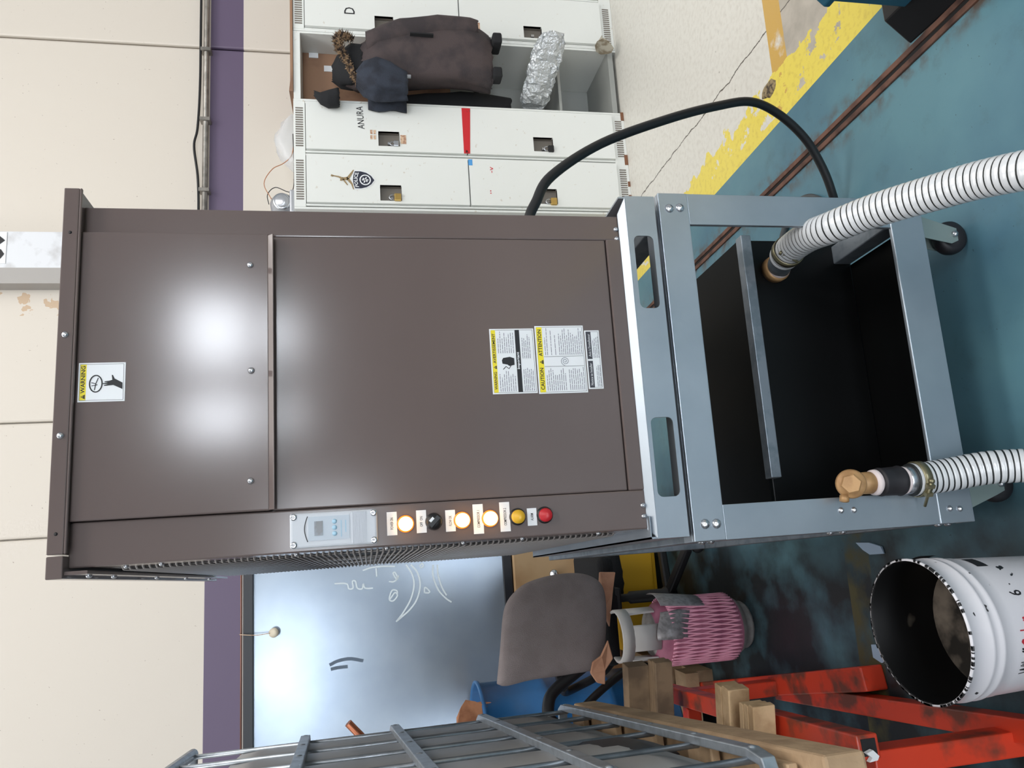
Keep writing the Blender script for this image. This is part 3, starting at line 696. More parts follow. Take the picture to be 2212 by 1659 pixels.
# casters
zinc = mat('zinc_plate', (150, 164, 160), .4, metal=.5); tyre = mat('caster_tyre', (30, 28, 32), .5)
def caster(x, y, dx):
    t = B(x-.045, x+.045, y-.04, y+.04, .152, .162).build('caster', zinc, ch)
    x2 = x+dx
    for s in (-1, 1):
        MB().prism([(x-.028, .152), (x+.028, .152), (x2+.022, .06), (x2+.016, .04), (x2-.016, .04), (x2-.024, .06)], lambda a, z: (a, y+s*.024, z), lambda a, z: (a, y+s*.027, z)).build('fork', zinc, t, bevel=.001)
    MB().lathe((x2, y-.018, .042), (0, 1, 0), [(.0, 0), (.03, 0), (.039, .003), (.042, .012), (.042, .024), (.039, .033), (.03, .036), (0, .036)], 28).build('wheel', tyre, t)
    MB().lathe((x2, y-.027, .05), (0, -1, 0), [(.008, 0), (.008, .006), (0, .007)], 6).build('axle_bolt', steel, t)
    return t
caster(.655, 1.525, -.022); caster(-.006, 1.525, .028); caster(.60, 2.70, -.02); caster(-.07, 2.70, .02)
# black tank in the base
tank_m = mat('tank_black', (8, 9, 10), .4, spec=.25, var=.2, scale=4); lidm = mat('tank_lid', (12, 14, 14), .4, spec=.08, var=.2, scale=6)
tk = cpart(B(-.035, .725, 1.735, 2.14, .166, .488), 'tank', tank_m, bevel=.006)
MB().box(-.03, .722, 1.73, 2.15, .488, .496).build('tank_lid', lidm, tk, warp=sk)
MB().box(.088, .722, 1.70, 1.73, .478, .506).build('lip_bar', galv_d, tk, warp=sk, bevel=.002)
cpart(B(-.005, .655, F+.05, 1.735, .164, .170), 'base_tray', tank_m, bevel=0)
# brass strainer on the left
bras2 = mat('bronze_cast', (176, 138, 94), .45, metal=.25, c2=(158, 120, 80), scale=30)
tape = mat('thread_tape', (222, 208, 206), .7); pipeb = mat('black_pipe', (34, 32, 36), .55, var=.3, scale=40)
st = thing('pipe_strainer', 'bronze pipe strainer with hexagonal cap inside the lower left of the base opening', 'strainer', (.04, 1.45, .42))
dS = Vector((.01, .0, -1)).normalized()
p0 = Vector((.040, 1.435, .478))
xs_ = Vector((-.02, -.84, .54)).normalized()
MB().lathe(p0-xs_*.10, xs_, [(0, 0), (.022, 0), (.024, .05), (.030, .08), (.031, .105), (.028, .111), (.0, .111)], 32).build('body', bras2, st)
MB().lathe(p0+xs_*.010, xs_, [(.022, 0), (.022, .010), (.019, .0125), (0, .0125)], 6, ref=xs_.cross(Vector((.3, 0, 1)))).build('hex_cap', bras2, st, smooth=False)
MB().lathe(p0+Vector((-.024, .005, .016)), (-1, -.2, .3), [(.010, 0), (.010, .012), (0, .014)], 10).build('lug', bras2, st)
a = p0+Vector((.0, .012, -.024))
MB().lathe(a, dS, [(.023, 0), (.024, .03), (.021, .035), (.0, .035)], 28).build('outlet', bras2, st)
MB().lathe(a+dS*.032, dS, [(.019, 0), (.027, .004), (.028, .012), (.021, .02), (.0, .02)], 28).build('tape_wrap', tape, st)
MB().lathe(a+dS*.05, dS, [(.0, 0), (.030, 0), (.031, .004), (.030, .012), (.031, .045), (.033, .05), (.031, .055), (0, .055)], 32).build('black_coupling', pipeb, st)
MB().lathe(a+dS*.103, dS, [(.029, 0), (.0305, .005), (.029, .012)], 28, caps=False).build('tape_wrap', tape, st)
MB().lathe(a+dS*.108, dS, [(.028, 0), (.031, .01), (.029, .05), (.0, .05)], 28).build('hose_tail', steel, st)
# hose elbow on the tank
el = thing('hose_elbow', 'grey pipe elbow with white tape on the black tank front', 'pipe fitting', (.62, 1.68, .42))
e0 = Vector((.624, 1.735, .402)); e1 = e0+Vector((0, -.05, .012)); e2 = Vector((.626, 1.62, .434))
MB().lathe(e0, (0, -1, 0), [(.036, 0), (.036, .02), (.033, .024), (0, .024)], 32).build('flange', bras2, el)
MB().lathe(e0+Vector((0, -.024, 0)), (0, -1, 0), [(.031, 0), (.032, .005), (.030, .01)], 32, caps=False).build('tape_wrap', tape, el)
MB().tube(smooth_path([e0+Vector((0, -.03, 0)), e1, e1+Vector((.0, -.03, .008)), e2]), .0295, 24).build('elbow', galv_d, el)
# ribbed hoses
hw_, hk = mat('hose_white', (206, 208, 210), .22, coat=.4), mat('hose_groove', (30, 34, 34), .5)
def ribbed(name, path, r, label):
    t = thing(name, label, 'hose', path[0])
    pts = resample(smooth_path(path, 24), .00345); rr, ms = [], []
    for i in range(len(pts)):
        k = i % 4; rr.append(r*(.968 if k == 0 else (.995 if k in (1, 3) else 1.0))); ms.append(1 if k == 0 else 0)
    # thin dark groove, broad pale rib
    MB().tube(pts, rr, 28, mis=ms[:-1]).build('ribbed_tube', [hw_, hk], t)
    return t, pts
clampm = mat('clamp_zinc', (132, 126, 100), .35, metal=.7)
def clamp(t, p, d, side, r):
    d = Vector(d).normalized(); s = Vector(side).normalized(); q = d.cross(s)
    c = MB().lathe(p, d, [(r+.001, -.009), (r+.003, -.009), (r+.003, .009), (r+.001, .009)], 32, caps=False).build('hose_clamp', clampm, t)
    h = Vector(p)+s*(r+.006)
    MB().tube([h-q*.020, h+q*.042], .0032, 8).build('screw', clampm, c)
    MB().obox(h-q*.010, d*.008, s*.006, q*.004).build('trunnion', clampm, c); MB().obox(h+q*.010, d*.008, s*.006, q*.004).build('trunnion', clampm, c)
    MB().lathe(h-q*.020, -q, [(.006, 0), (.006, .006), (0, .007)], 6).build('screw_head', clampm, c)
RH = .037
p1 = [Vector((.624, 1.64, .430)), Vector((.628, 1.58, .440)), Vector((.624, 1.50, .446)), Vector((.614, 1.425, .440)), Vector((.614, 1.35, .408)), Vector((.609, 1.29, .385)), Vector((.600, 1.21, .352)), Vector((.588, 1.13, .326)), Vector((.561, 1.02, .295)), Vector((.53, .88, .22)), Vector((.50, .72, .10)), Vector((.47, .55, .044)), Vector((.44, .35, .042))]
t1, pp = ribbed('ribbed_hose', p1, RH, 'white ribbed hose running from the tank elbow over the right of the base')
clamp(t1, pp[10], pp[14]-pp[6], (-.5, -.6, .5), RH)
a2 = a+dS*.14
p2 = [a2+Vector((0, 0, .012)), a2+Vector((.001, -.002, -.02)), a2+Vector((.006, -.016, -.075)), Vector((.056, 1.395, .17)), Vector((.053, 1.34, .10)), Vector((.043, 1.22, .052)), Vector((.02, .98, .042))]
t2, pp = ribbed('ribbed_hose', p2, RH-.001, 'white ribbed hose hanging from the bronze strainer')
clamp(t2, pp[6], pp[9]-pp[3], (-.6, -.8, .1), RH-.001)
# power cable looping from the cabinet's right side
cg = thing('power_cable', 'thick black power cable arching from the cabinet side down to the floor', 'cable', (.9, 1.9, .02))
MB().lathe((XR-SK*.13, 1.6, 1.095), (1, 0, .05), [(0, 0), (.020, 0), (.020, .012), (.016, .016), (.016, .03), (0, .03)], 16).build('gland', silver, cg)
MB().tube(smooth_path([(.655, 1.6, 1.095), (.70, 1.602, 1.096), (.745, 1.61, 1.075), (.83, 1.64, 1.022), (.955, 1.70, .864), (1.055, 1.735, .653), (1.13, 1.78, .475), (1.16, 1.80, .36), (1.145, 1.83, .26), (1.09, 1.86, .165), (1.02, 1.89, .10), (.95, 1.92, .055), (.87, 1.96, .018), (.70, 2.0, .016), (.5, 2.2, .016)]), .0125, 12).build('cable', cblk, cg)
fc = MB().tube(smooth_path([(.85, 2.35, .012), (.98, 2.24, .012), (1.02, 2.15, .012), (.99, 2.06, .012), (.90, 1.99, .012), (.80, 2.05, .012), (.7, 2.3, .012)]), .011, 10).build('floor_cable', mat('cable_grey', (70, 74, 76), .5))
tag(fc, 'dark grey cable loop on the blue floor behind the base', 'cable')
plug = MB().lathe((.80, 2.55, .0), (0, 0, 1), [(.05, 0), (.052, .05), (.045, .06), (0, .06)], 20).build('floor_puck', blackp)
tag(plug, 'black round floor fitting seen through the channel slot', 'fitting')

# ------------------------------------------------------------------ chalkboard and low cabinet by the wall
def at(x, y, axis, val):
    """point of the place seen at a photo pixel, on the plane where one coordinate has the given value"""
    k = fw+rt*((1659-y-829.5)/FPX)+dn*((x-1106)/FPX); o = Vector((0, 0, CAM_H))
    return o+k*((val-o[axis])/k[axis])
boardm = mat('board_slate', (146, 160, 176), .24, metal=.55, c2=(166, 178, 190), scale=2.5, lo=.35, hi=.7)
frm = mat('frame_black', (30, 33, 40), .4); chalk = mat('chalk', (226, 238, 244), .9)
BL = .135                                           # the board leans back by this much over its height
def bd(x, z, d=0): return (x, 3.998+BL*(z-.75)/1.34-d, z)
cbd = thing('chalkboard', 'large blue-grey chalkboard in a black frame with chalk scribbles, leaning at the wall', 'board', (-.4, 4.1, .75))
def slab(x0, x1, z0, z1, d0, d1): return MB().prism([(x0, z0), (x1, z0), (x1, z1), (x0, z1)], lambda x, z: bd(x, z, d0), lambda x, z: bd(x, z, d1))
slab(-1.3, .35, .79, 2.062, -.02, 0).build('surface', boardm, cbd)
slab(-1.34, .39, 2.062, 2.112, -.022, .014).build('frame_bar', frm, cbd, bevel=.004); slab(-1.34, .39, .742, .79, -.022, .014).build('frame_bar', frm, cbd, bevel=.004)
slab(-1.34, -1.3, .79, 2.062, -.022, .014).build('frame_bar', frm, cbd, bevel=.004); slab(.35, .39, .79, 2.062, -.022, .014).build('frame_bar', frm, cbd, bevel=.004)
def zp(pts): return [(lambda p: (p.x, p.z))(at(520+a/3.814, 1180+b/3.814, 1, 4.07)) for a, b in pts]
lines = [[(770, 310), (870, 310), (890, 350), (925, 345), (920, 290), (945, 290), (960, 345), (1000, 350), (1010, 310), (1025, 345), (1090, 345)],
         [(1005, 200), (1080, 175), (1180, 165), (1270, 165)], [(1115, 180), (1120, 250)], [(1220, 290), (1260, 290), (1290, 260), (1270, 215), (1255, 225), (1285, 270), (1300, 240)],
         [(1225, 440), (1240, 420), (1270, 380), (1290, 400), (1275, 430), (1250, 450), (1225, 440), (1230, 400), (1250, 360), (1285, 365), (1290, 390)],
         [(1510, 380), (1515, 335), (1550, 365), (1545, 380), (1510, 380)], [(1470, 165), (1490, 140), (1500, 165), (1475, 175)]]
arcs = [[(1360, 150), (1410, 230), (1425, 320), (1400, 430), (1340, 540), (1280, 620)], [(1400, 150), (1455, 220), (1475, 320), (1450, 430), (1390, 520), (1290, 610)],
        [(1580, 150), (1580, 240), (1620, 350), (1680, 420), (1730, 455)], [(1615, 150), (1620, 230), (1650, 330), (1690, 400)]]
def s2(l): return [(p.x, p.z) for p in smooth_path([(a, 0, b) for a, b in l], 6)]
for l in lines: stroke('chalk_scribble', [s2(zp(l))], lambda x, z: bd(x, z, .0015), .007, chalk, cbd)
for l in arcs: stroke('chalk_arc', [s2(zp(l))], lambda x, z: bd(x, z, .0015), .008, chalk, cbd)
smear = mat('board_smear', (96, 112, 130), .6)
stroke('smudge', [s2(zp(l)) for l in [[(730, 985), (800, 950), (900, 930), (1010, 945)], [(740, 1020), (800, 1005), (880, 995)]]], lambda x, z: bd(x, z, .001), .016, smear, cbd)
dsk = thing('disc_on_string', 'small pale disc hanging on a string over the chalkboard', 'tag', (-.46, 4.08, 1.95))
pd = at(591, 1367, 1, 4.09)
MB().lathe((pd.x, 4.098, pd.z), (0, -1, 0), [(0, 0), (.024, 0), (.024, .008), (0, .008)], 20).build('disc', mat('cream_disc', (206, 196, 176), .6), dsk)
MB().tube(smooth_path([(pd.x, 4.088, pd.z+.02), (pd.x-.004, 4.09, pd.z+.08), (pd.x+.003, 4.105, 2.118), (pd.x+.003, 4.15, 2.13)]), .002, 6).build('string', tan_l, dsk)
trim = MB().tube([(-1.4, 4.15, 2.126), (.4, 4.15, 2.126)], .004, 8).build('wall_wire', mat('copper_wire', (140, 100, 84), .4, metal=.5))
tag(trim, 'thin copper coloured line above the chalkboard frame', 'wire')
tanp = mat('tan_laminate', (196, 166, 128), .5, c2=(176, 142, 104), scale=3)
lc = thing('low_cabinet', 'tan laminate low cabinet under the chalkboard', 'cabinet', (-.5, 4.0, 0))
B(-1.4, .3, 3.95, 4.10, .0, .738).build('body', tanp, lc, bevel=.004)
B(-1.4, .3, 3.925, 3.95, .20, .345).build('lower_rail', mat('brown_laminate', (170, 128, 92), .5), lc, bevel=.003)
hp = at(1196, 1240, 1, 3.93)
MB().lathe((hp.x, 3.95, hp.z), (0, -1, 0), [(.012, 0), (.012, .02), (.024, .024), (.022, .034), (0, .036)], 16).build('handle', steel, lc)

# things on the floor beyond the chair
yb = thing('yellow_crate', 'yellow plastic crate on the floor behind the office chair', 'crate', (-.33, 3.82, 0))
yc_ = mat('crate_yellow', (214, 166, 28), .5)
B(-.62, -.10, 3.69, 3.90, .06, .075).build('base', yc_, yb)
for b in ((-.62, -.10, 3.69, 3.70, .075, .265), (-.62, -.10, 3.89, 3.90, .075, .265), (-.62, -.61, 3.70, 3.89, .075, .265), (-.11, -.10, 3.70, 3.89, .075, .265)):
    B(*b).build('wall', yc_, yb, bevel=.003)
B(-.64, -.08, 3.680, 3.912, .255, .268).box(-.6, -.12, 3.70, 3.90, .25, .254).build('rim', yc_, yb, bevel=.003)
for x in (-.58, -.14):
    for y in (3.71, 3.88): B(x-.02, x+.02, y-.02, y+.02, 0, .06).build('foot', yc_, yb)
wbx = B(-.30, -.12, 3.72, 3.86, .27, .40).build('white_carton', mat('carton_white', (206, 202, 208), .7), bevel=.004); tag(wbx, 'white carton resting on the yellow crate', 'box')

# ------------------------------------------------------------------ office chair
fab = mat('chair_fabric', (150, 140, 140), .95, bump=.5, bscale=420, c2=(143, 133, 133), scale=14)
oc = thing('office_chair', 'dark grey fabric office chair with black five-star base', 'chair', (-.36, 3.40, 0))
YC = 3.10
op = [(1072, 1475), (1080, 1400), (1086, 1330), (1096, 1298), (1116, 1274), (1142, 1257), (1190, 1243), (1240, 1238), (1275, 1244), (1300, 1263), (1310, 1300), (1310, 1370), (1302, 1420), (1284, 1444), (1240, 1455), (1150, 1466), (1092, 1479)]
oc_pts = [at(a, b, 1, YC) for a, b in op]; oc_pts = smooth_path(oc_pts+[oc_pts[0]], 4)[:-1]
cc = sum(oc_pts, Vector())/len(oc_pts)
rings = []
for s, d in ((.0, -.040), (.5, -.040), (.86, -.034), (.96, -.024), (1.0, -.006), (1.0, .012), (.95, .026), (.5, .03), (0, .03)):
    rings.append([Vector((cc.x+(p.x-cc.x)*s, YC+d+.06*(cc.z-p.z)*s*s+.10*((p.x-cc.x)*s)**2*(-2), cc.z+(p.z-cc.z)*s)) for p in oc_pts])
MB().loft(rings, caps=False).build('backrest', fab, oc)
bpl = mat('chair_black', (28, 28, 31), .5)
B(-.62, -.16, 3.22, 3.66, .43, .50).build('seat', blackc, oc, bevel=.03, seg=4)
MB().bar((-.36, 3.16, .62), (-.36, 3.24, .43), .06, .02, (0, 1, 0)).build('back_bar', bpl, oc); B(-.42, -.30, 3.26, 3.54, .395, .43).build('mechanism', bpl, oc, bevel=.01)
MB().lathe((-.36, 3.40, .09), (0, 0, 1), [(.035, 0), (.035, .05), (.028, .06), (.028, .22), (.018, .23), (.018, .31)], 16).build('column', bpl, oc)
for k in range(5):
    an = math.radians(-38+72*k); e = Vector((-.36+.27*math.cos(an), 3.40+.27*math.sin(an), .075)); h = Vector((-.36, 3.40, .12))
    lg = MB().bar(h, e, .045, .035).build('leg', bpl, oc, bevel=.008)
    cs = MB().lathe((e.x, e.y-.012, .028), (0, 1, 0), [(0, 0), (.024, 0), (.028, .006), (.028, .02), (.024, .026), (0, .026)], 16).build('caster', bpl, lg)
for s in (-1,): MB().tube(smooth_path([(-.60, 3.34, .42), (-.66, 3.32, .50), (-.70, 3.30, .62), (-.69, 3.19, .70), (-.66, 3.13, .72)]), .018, 10).build('arm', bpl, oc)
MB().obox(at(1208, 1462, 1, 3.17), (.05, 0, .01), (0, .015, 0), (0, 0, .016)).build('knob', bpl, oc, bevel=.004)
# leather pieces hanging round the seat
lea = mat('tan_leather', (200, 150, 120), .6, c2=(176, 126, 98), scale=9)
ap = thing('leather_apron', 'tan leather apron draped below the chair backrest', 'apron', (-.35, 2.98, .45))
def sheet(name, pts, y, th, parent, mt):
    P = [at(a, b, 1, y) for a, b in pts]
    return MB().prism([(p.x, p.z) for p in P], lambda x, z: (x, y+.03*math.sin(14*x), z), lambda x, z: (x, y+th+.03*math.sin(14*x), z)).build(name, mt, parent, bevel=.004)
sheet('hanging_fold', [(1296, 1236), (1330, 1236), (1328, 1280), (1318, 1355), (1306, 1320), (1298, 1270)], 3.13, .02, ap, lea)
sheet('hanging_flap', [(1312, 1382), (1320, 1420), (1304, 1446), (1306, 1478), (1288, 1474), (1272, 1452), (1276, 1428), (1294, 1415)], 3.05, .015, ap, lea)
MB().tube(smooth_path([at(1260, 1440, 1, 3.12), at(1200, 1490, 1, 3.08), at(1185, 1520, 1, 3.04), at(1190, 1556, 1, 3.0), at(1230, 1580, 1, 3.02)]), .024, 10).build('armrest', bpl, oc)
dbag = cloth([(.40, -.30, 3.66, .05, .02), (.36, -.28, 3.64, .13, .05), (.30, -.28, 3.63, .15, .05), (.275, -.28, 3.63, .12, .045)], 28, 4, .12, 2).build('black_bag', blackc); tag(dbag, 'slumped black bag in front of the white carton', 'bag')

# ------------------------------------------------------------------ gas cylinder in its pink net
cy = Vector((-.452, 2.93, 0)); CR = .122
gc = thing('gas_cylinder', 'small grey gas cylinder in a pink net sleeve with a pale collar', 'gas cylinder', cy)
cgm = mat('cylinder_grey', (150, 148, 146), .45, c2=(122, 118, 116), scale=12); pale = mat('collar_grey', (196, 194, 192), .45)
pinkb = mat('pink_paint', (170, 104, 128), .5, c2=(150, 86, 112), scale=10); pink = mat('pink_net', (236, 168, 192), .5)
MB().lathe(cy, (0, 0, 1), [(0, 0), (.085, 0), (.092, .012), (.09, .03), (.10, .035), (.115, .06), (CR, .085), (CR, .34), (.112, .375), (.085, .405), (.04, .42), (0, .42)], 40, mis=[0, 0, 0, 0, 0, 1, 1, 1, 1, 0, 0]).build('body', [cgm, pinkb], gc)
net = MB()
for s in (-1, 1):
    for k in range(44):
        a0 = 2*PI*k/44; net.tube([(cy.x+(CR+.004+.0015*s)*math.cos(a0+s*t*.26), cy.y+(CR+.004+.0015*s)*math.sin(a0+s*t*.26), .075+.30*t-.02*(t > .95)) for t in (j/16 for j in range(17))], .0038, 4)
lab(net.build('net_sleeve', pink, gc), 'pink plastic net sleeve')
def wallseg(name, a0, a1, z0, z1, r, mt):
    mb = MB(); n = 14; A = [math.radians(a0+(a1-a0)*j/n) for j in range(n+1)]
    rings = [[(cy.x+q*math.cos(a), cy.y+q*math.sin(a), z) for q, z in ((r, z0), (r, z1), (r-.006, z1+.003), (r-.011, z1), (r-.006, z0))] for a in A]
    return mb.loft(rings).build(name, mt, gc)
wallseg('collar_band', -205, 25, .50, .545, .100, pale); wallseg('collar_foot', -200, -150, .395, .50, .100, pale); wallseg('collar_foot', -120, -62, .395, .50, .100, pale); wallseg('collar_foot', -28, 20, .395, .50, .100, pale)
MB().lathe(cy+Vector((0, 0, .41)), (0, 0, 1), [(.02, 0), (.02, .05), (.012, .055), (.012, .075), (0, .08)], 14).build('valve', brass, gc)
MB().lathe(cy+Vector((.01, -.03, .475)), (0, -1, 0), [(.014, 0), (.014, .02), (0, .02)], 12).build('valve_handle', mat('handle_blue', (70, 140, 190), .5), gc)
duct = mat('duct_tape', (146, 144, 148), .4, metal=.2, var=.3, scale=60)
n = 12; rings = [[(cy.x+(CR+q)*math.cos(a), cy.y+(CR+q)*math.sin(a), z) for q, z in ((.008, .20), (.016, .26), (.03, .385), (.028, .388), (.006, .2))] for a in (math.radians(-42+60*j/n) for j in range(n+1))]
lab(MB().loft(rings).build('paper_label', duct, gc), 'grey paper label taped to the cylinder')
rings = [[(cy.x+(CR+q)*math.cos(a), cy.y+(CR+q)*math.sin(a), z+.02*math.sin(3*a)) for q, z in ((.007, .28), (.010, .33), (.0, .40), (-.004, .40), (.004, .28))] for a in (math.radians(-95+50*j/n) for j in range(n+1))]
MB().loft(rings).build('tape_patch', duct, gc)

# ------------------------------------------------------------------ paint bucket
bc = Vector((-.268, 1.432, 0)); BH = .378
bwm = mat('bucket_white', (214, 212, 216), .32, c2=(34, 32, 34), scale=42, lo=.70, hi=.72, detail=2)
binm = mat('bucket_inside', (7, 7, 8), .5, spec=.25, c2=(120, 112, 100), scale=5, lo=.74, hi=.8)
bu = thing('paint_bucket', 'white plastic paint bucket coated black inside, in front of the machine base', 'bucket', bc)
prof = [(0, 0), (.124, 0), (.128, .006), (.1375, .262), (.139, .272), (.1395, .298), (.1425, .301), (.1425, .307), (.140, .311), (.1405, .322), (.1435, .325), (.1435, .331), (.141, .335), (.143, BH-.006), (.146, BH-.003), (.1455, BH), (.1415, BH+.001)]
MB().lathe(bc, (0, 0, 1), prof, 64, caps=False).build('shell', bwm, bu)
MB().lathe(bc, (0, 0, 1), [(.1415, BH+.001), (.139, BH-.003), (.1365, .30), (.1345, .262), (.1255, .03), (0, .028)], 64, caps=False).build('inner_wall', binm, bu)
sed = mat('paint_sludge', (118, 108, 98), .6, spec=.2, c2=(40, 37, 34), scale=11, lo=.4, hi=.58)
MB().lathe(bc, (0, 0, 1), [(.1330, .226), (.08, .218), (0, .214)], 40, caps=False).build('dried_paint', sed, bu)
rimk = MB()
for k in range(110):
    a = random.uniform(0, 2*PI); l = random.uniform(.0015, .009)
    rimk.lathe(bc+Vector((0, 0, BH-.001)), (0, 0, 1), [(.1395, .0), (.142, .0022), (.1462, .0022), (.1468, -.0015)], 3, a0=a, a1=a+l/.14, ref=(1, 0, 0))
rimk.build('rim_splash', blackp, bu)['kind'] = 'stuff'
def on_bucket(a0, a1, z0, z1, e=.0008):
    return lambda u, v: ((lambda a, z: (bc.x+(.128+.0085*z/.24+e)*math.cos(a), bc.y+(.128+.0085*z/.24+e)*math.sin(a), z))(a0+(a1-a0)*u, z0+(z1-z0)*v))
d2 = math.radians
text('lettering', 'Wikoff', on_bucket(d2(-124), d2(-101), .222, .262), ink, bu, .01); text('lettering', 'Color', on_bucket(d2(-100), d2(-77), .222, .262), mat('red_ink', (178, 40, 52), .5), bu, .01)
text('lettering', '6', on_bucket(d2(-60), d2(-55), .222, .25), ink, bu, .01)
fmk = on_bucket(d2(-26), d2(-8), .235, .262); MB().add([fmk(i/6, j) for j in (0, 1) for i in range(7)], [(i, i+1, 8+i, 7+i) for i in range(6)]).build('black_mark', ink, bu)
fmk = on_bucket(d2(8), d2(26), .285, .325, .009); MB().add([fmk(i/6, j) for j in (0, 1) for i in range(7)], [(i, i+1, 8+i, 7+i) for i in range(6)]).build('handle_lug', ink, bu)

# ------------------------------------------------------------------ caged liquid tank on its red stand
I0 = Vector((-.53, 2.2, .955)); i1 = Vector((.139, -.990, -.045)).normalized(); i2 = Vector((-.990, -.139, 0)).normalized(); i3 = -(i1.cross(i2)).normalized()
def ib(a, b, c): return I0+i1*a+i2*b+i3*c
cage_m = mat('cage_zinc', (176, 184, 192), .35, metal=.7, var=.2, scale=30)
tote = mat('tote_plastic', (150, 150, 150), .4, c2=(134, 135, 136), scale=4)
ibc = thing('ibc_tote', 'grey plastic liquid tote in a galvanised tube cage beside the bucket', 'tank', ib(.5, .5, -.02))
L_, W_ = 1.08, .95
prf = []
for a0, b0, an in ((.025, .045, 180), (L_-.035, .045, 270), (L_-.035, W_-.05, 0), (.025, W_-.05, 90)):
    for k in range(5): t = math.radians(an+22.5*k); prf.append((a0+.045*math.cos(t), b0+.045*math.sin(t)))
cx_, cy_ = L_/2, W_/2
rings = [[ib(cx_+(a-cx_)*s, cy_+(b-cy_)*s, c) for a, b in prf] for s, c in ((.94, .03), (1, .06), (1, .82), (.98, .87), (.88, .92), (.5, .935))]
MB().loft(rings).build('plastic_body', tote, ibc)
for k in range(6):           # raised vertical ribs in the moulded wall
    a = .132+.204*k
    MB().loft([[ib(a+.085*math.cos(t), .002-.011*math.sin(t)*s, c) for t in (PI*j/6 for j in range(7))] for s, c in ((.1, .07), (1, .12), (1, .80), (.1, .86))]).build('wall_rib', tote, ibc)
for c in (.0, .237, .475, .705):
    pts = [ib(-.012, .35, c), ib(-.012, .03, c), ib(-.006, -.004, c), ib(.02, -.014, c), ib(L_-.03, -.014, c), ib(L_+.008, -.006, c), ib(L_+.02, .03, c), ib(L_+.02, .9, c)]
    for p, q in zip(pts, pts[1:]): pass
    mb = MB()
    sec = [(-.008, -.010), (.008, -.010), (.008, .010), (-.008, .010)]
    rings = []
    for j, p in enumerate(pts):
        tt = (pts[min(j+1, len(pts)-1)]-pts[max(j-1, 0)]).normalized(); sd = tt.cross(i3).normalized()
        rings.append([p+sd*u*1.0+i3*v*1.2 for u, v in sec])
    mb.loft(rings, sm=False).build('cage_bar', cage_m, ibc, bevel=.002)
for z0_, pts in ((1, [ib(-.02, .35, .985), ib(-.02, -.005, .985), ib(L_+.02, -.005, .985), ib(L_+.02, .9, .985)]),):
    MB().tube(pts, .014, 12).build('cage_top_bar', cage_m, ibc)
for k in range(6):
    a = .03+.204*k; MB().tube([ib(a, -.003, -.005), ib(a, -.003, .985)], .006, 8).build('cage_upright', cage_m, ibc)
    for c in (.0, .237, .475, .705): MB().lathe(ib(a, -.024, c), -i2*-1, [(.0, 0), (.006, .001), (.007, .004)], 8, caps=False).build('weld_spot', cage_m, ibc)
for b in (.12, .24, .36): MB().tube([ib(-.02, b, -.005), ib(-.02, b, .985)], .0085, 8).build('cage_upright', cage_m, ibc)
for b in (.12, .3, .48, .66, .84): MB().tube([ib(L_+.012, b, -.005), ib(L_+.012, b, .985)], .006, 8).build('cage_upright', cage_m, ibc)
MB().tube([ib(.45, .0, .985), ib(.45, .9, .985)], .012, 10).build('cage_top_bar', cage_m, ibc)
lab(MB().loft([[ib(.72+.12*math.cos(t), .01-.02*math.sin(t)*s, .03+.15*s2_) for t in (PI*j/8 for j in range(9))] for s, s2_ in ((.4, 0), (1, .3), (1, .8), (.2, 1))]).build('valve_recess', mat('recess_dark', (34, 36, 42), .4), ibc), 'dark outlet recess')
wood = mat('pallet_wood', (178, 150, 118), .75, c2=(146, 120, 92), scale=7, lo=.4, hi=.65, bump=.3, bscale=40)
wood2 = mat('pale_wood', (206, 174, 134), .75, c2=(178, 146, 108), scale=12, bump=.3, bscale=60)
pal = thing('tote_pallet', 'weathered timber pallet carrying the caged tote', 'pallet', ib(.5, .4, -.14))
MB().bar(ib(-.06, .05, -.085), ib(1.16, .05, -.085), .13, .07, i3).build('edge_beam', wood, pal, bevel=.006)
MB().bar(ib(-.06, .45, -.085), ib(1.16, .45, -.085), .12, .07, i3).build('edge_beam', wood, pal, bevel=.006)
for a in (.05, .3, .55, .8, 1.05): MB().bar(ib(a, .0, -.034), ib(a, .9, -.034), .10, .018, i3).build('deck_board', wood, pal, bevel=.003)
# loose timbers between pallet and stand
def timber(p, q, w, h, label, mt=wood2, split=2):
    t = thing('timber_block', label, 'timber', (Vector(p)+Vector(q))/2-Vector((0, 0, h/2)))
    p, q = Vector(p), Vector(q); sd = (q-p).cross(Vector((0, 0, 1))).normalized()
    for k in range(split):
        o = sd*((k+.5)/split-.5)*w
        MB().bar(p+o+(q-p).normalized()*.006*k, q+o, w/split*.96, h, (0, 0, 1)).build('board', mt, t, bevel=.003)
    return t
wood3 = mat('dark_wood', (126, 104, 80), .8, c2=(96, 78, 60), scale=9)
def end_at(px, py, y): return at(px, py, 1, y)
def under(px, py, y, w, h, label, mt=wood2, split=2):
    q = end_at(px, py, y); timber(q, (q.x-.2, q.y+.028, q.z), w, h, label, mt, split)
under(1580, 1478, 2.03, .085, .062, 'pale split timber end jutting out under the tote, the farther of two')
under(1634, 1514, 1.89, .075, .062, 'pale split timber end jutting out under the tote, nearest the red tube end', split=3)
under(1372, 1434, 2.56, .06, .075, 'dark thin timber end under the far corner of the tote', wood3, 1)
under(1425, 1424, 2.50, .07, .06, 'dark double timber end beside the gas cylinder collar', wood3, 2)
for y in (1.93, 2.36): B(-.98, -.80, y, y+.12, .0, .80).build('prop', wood3, pal)

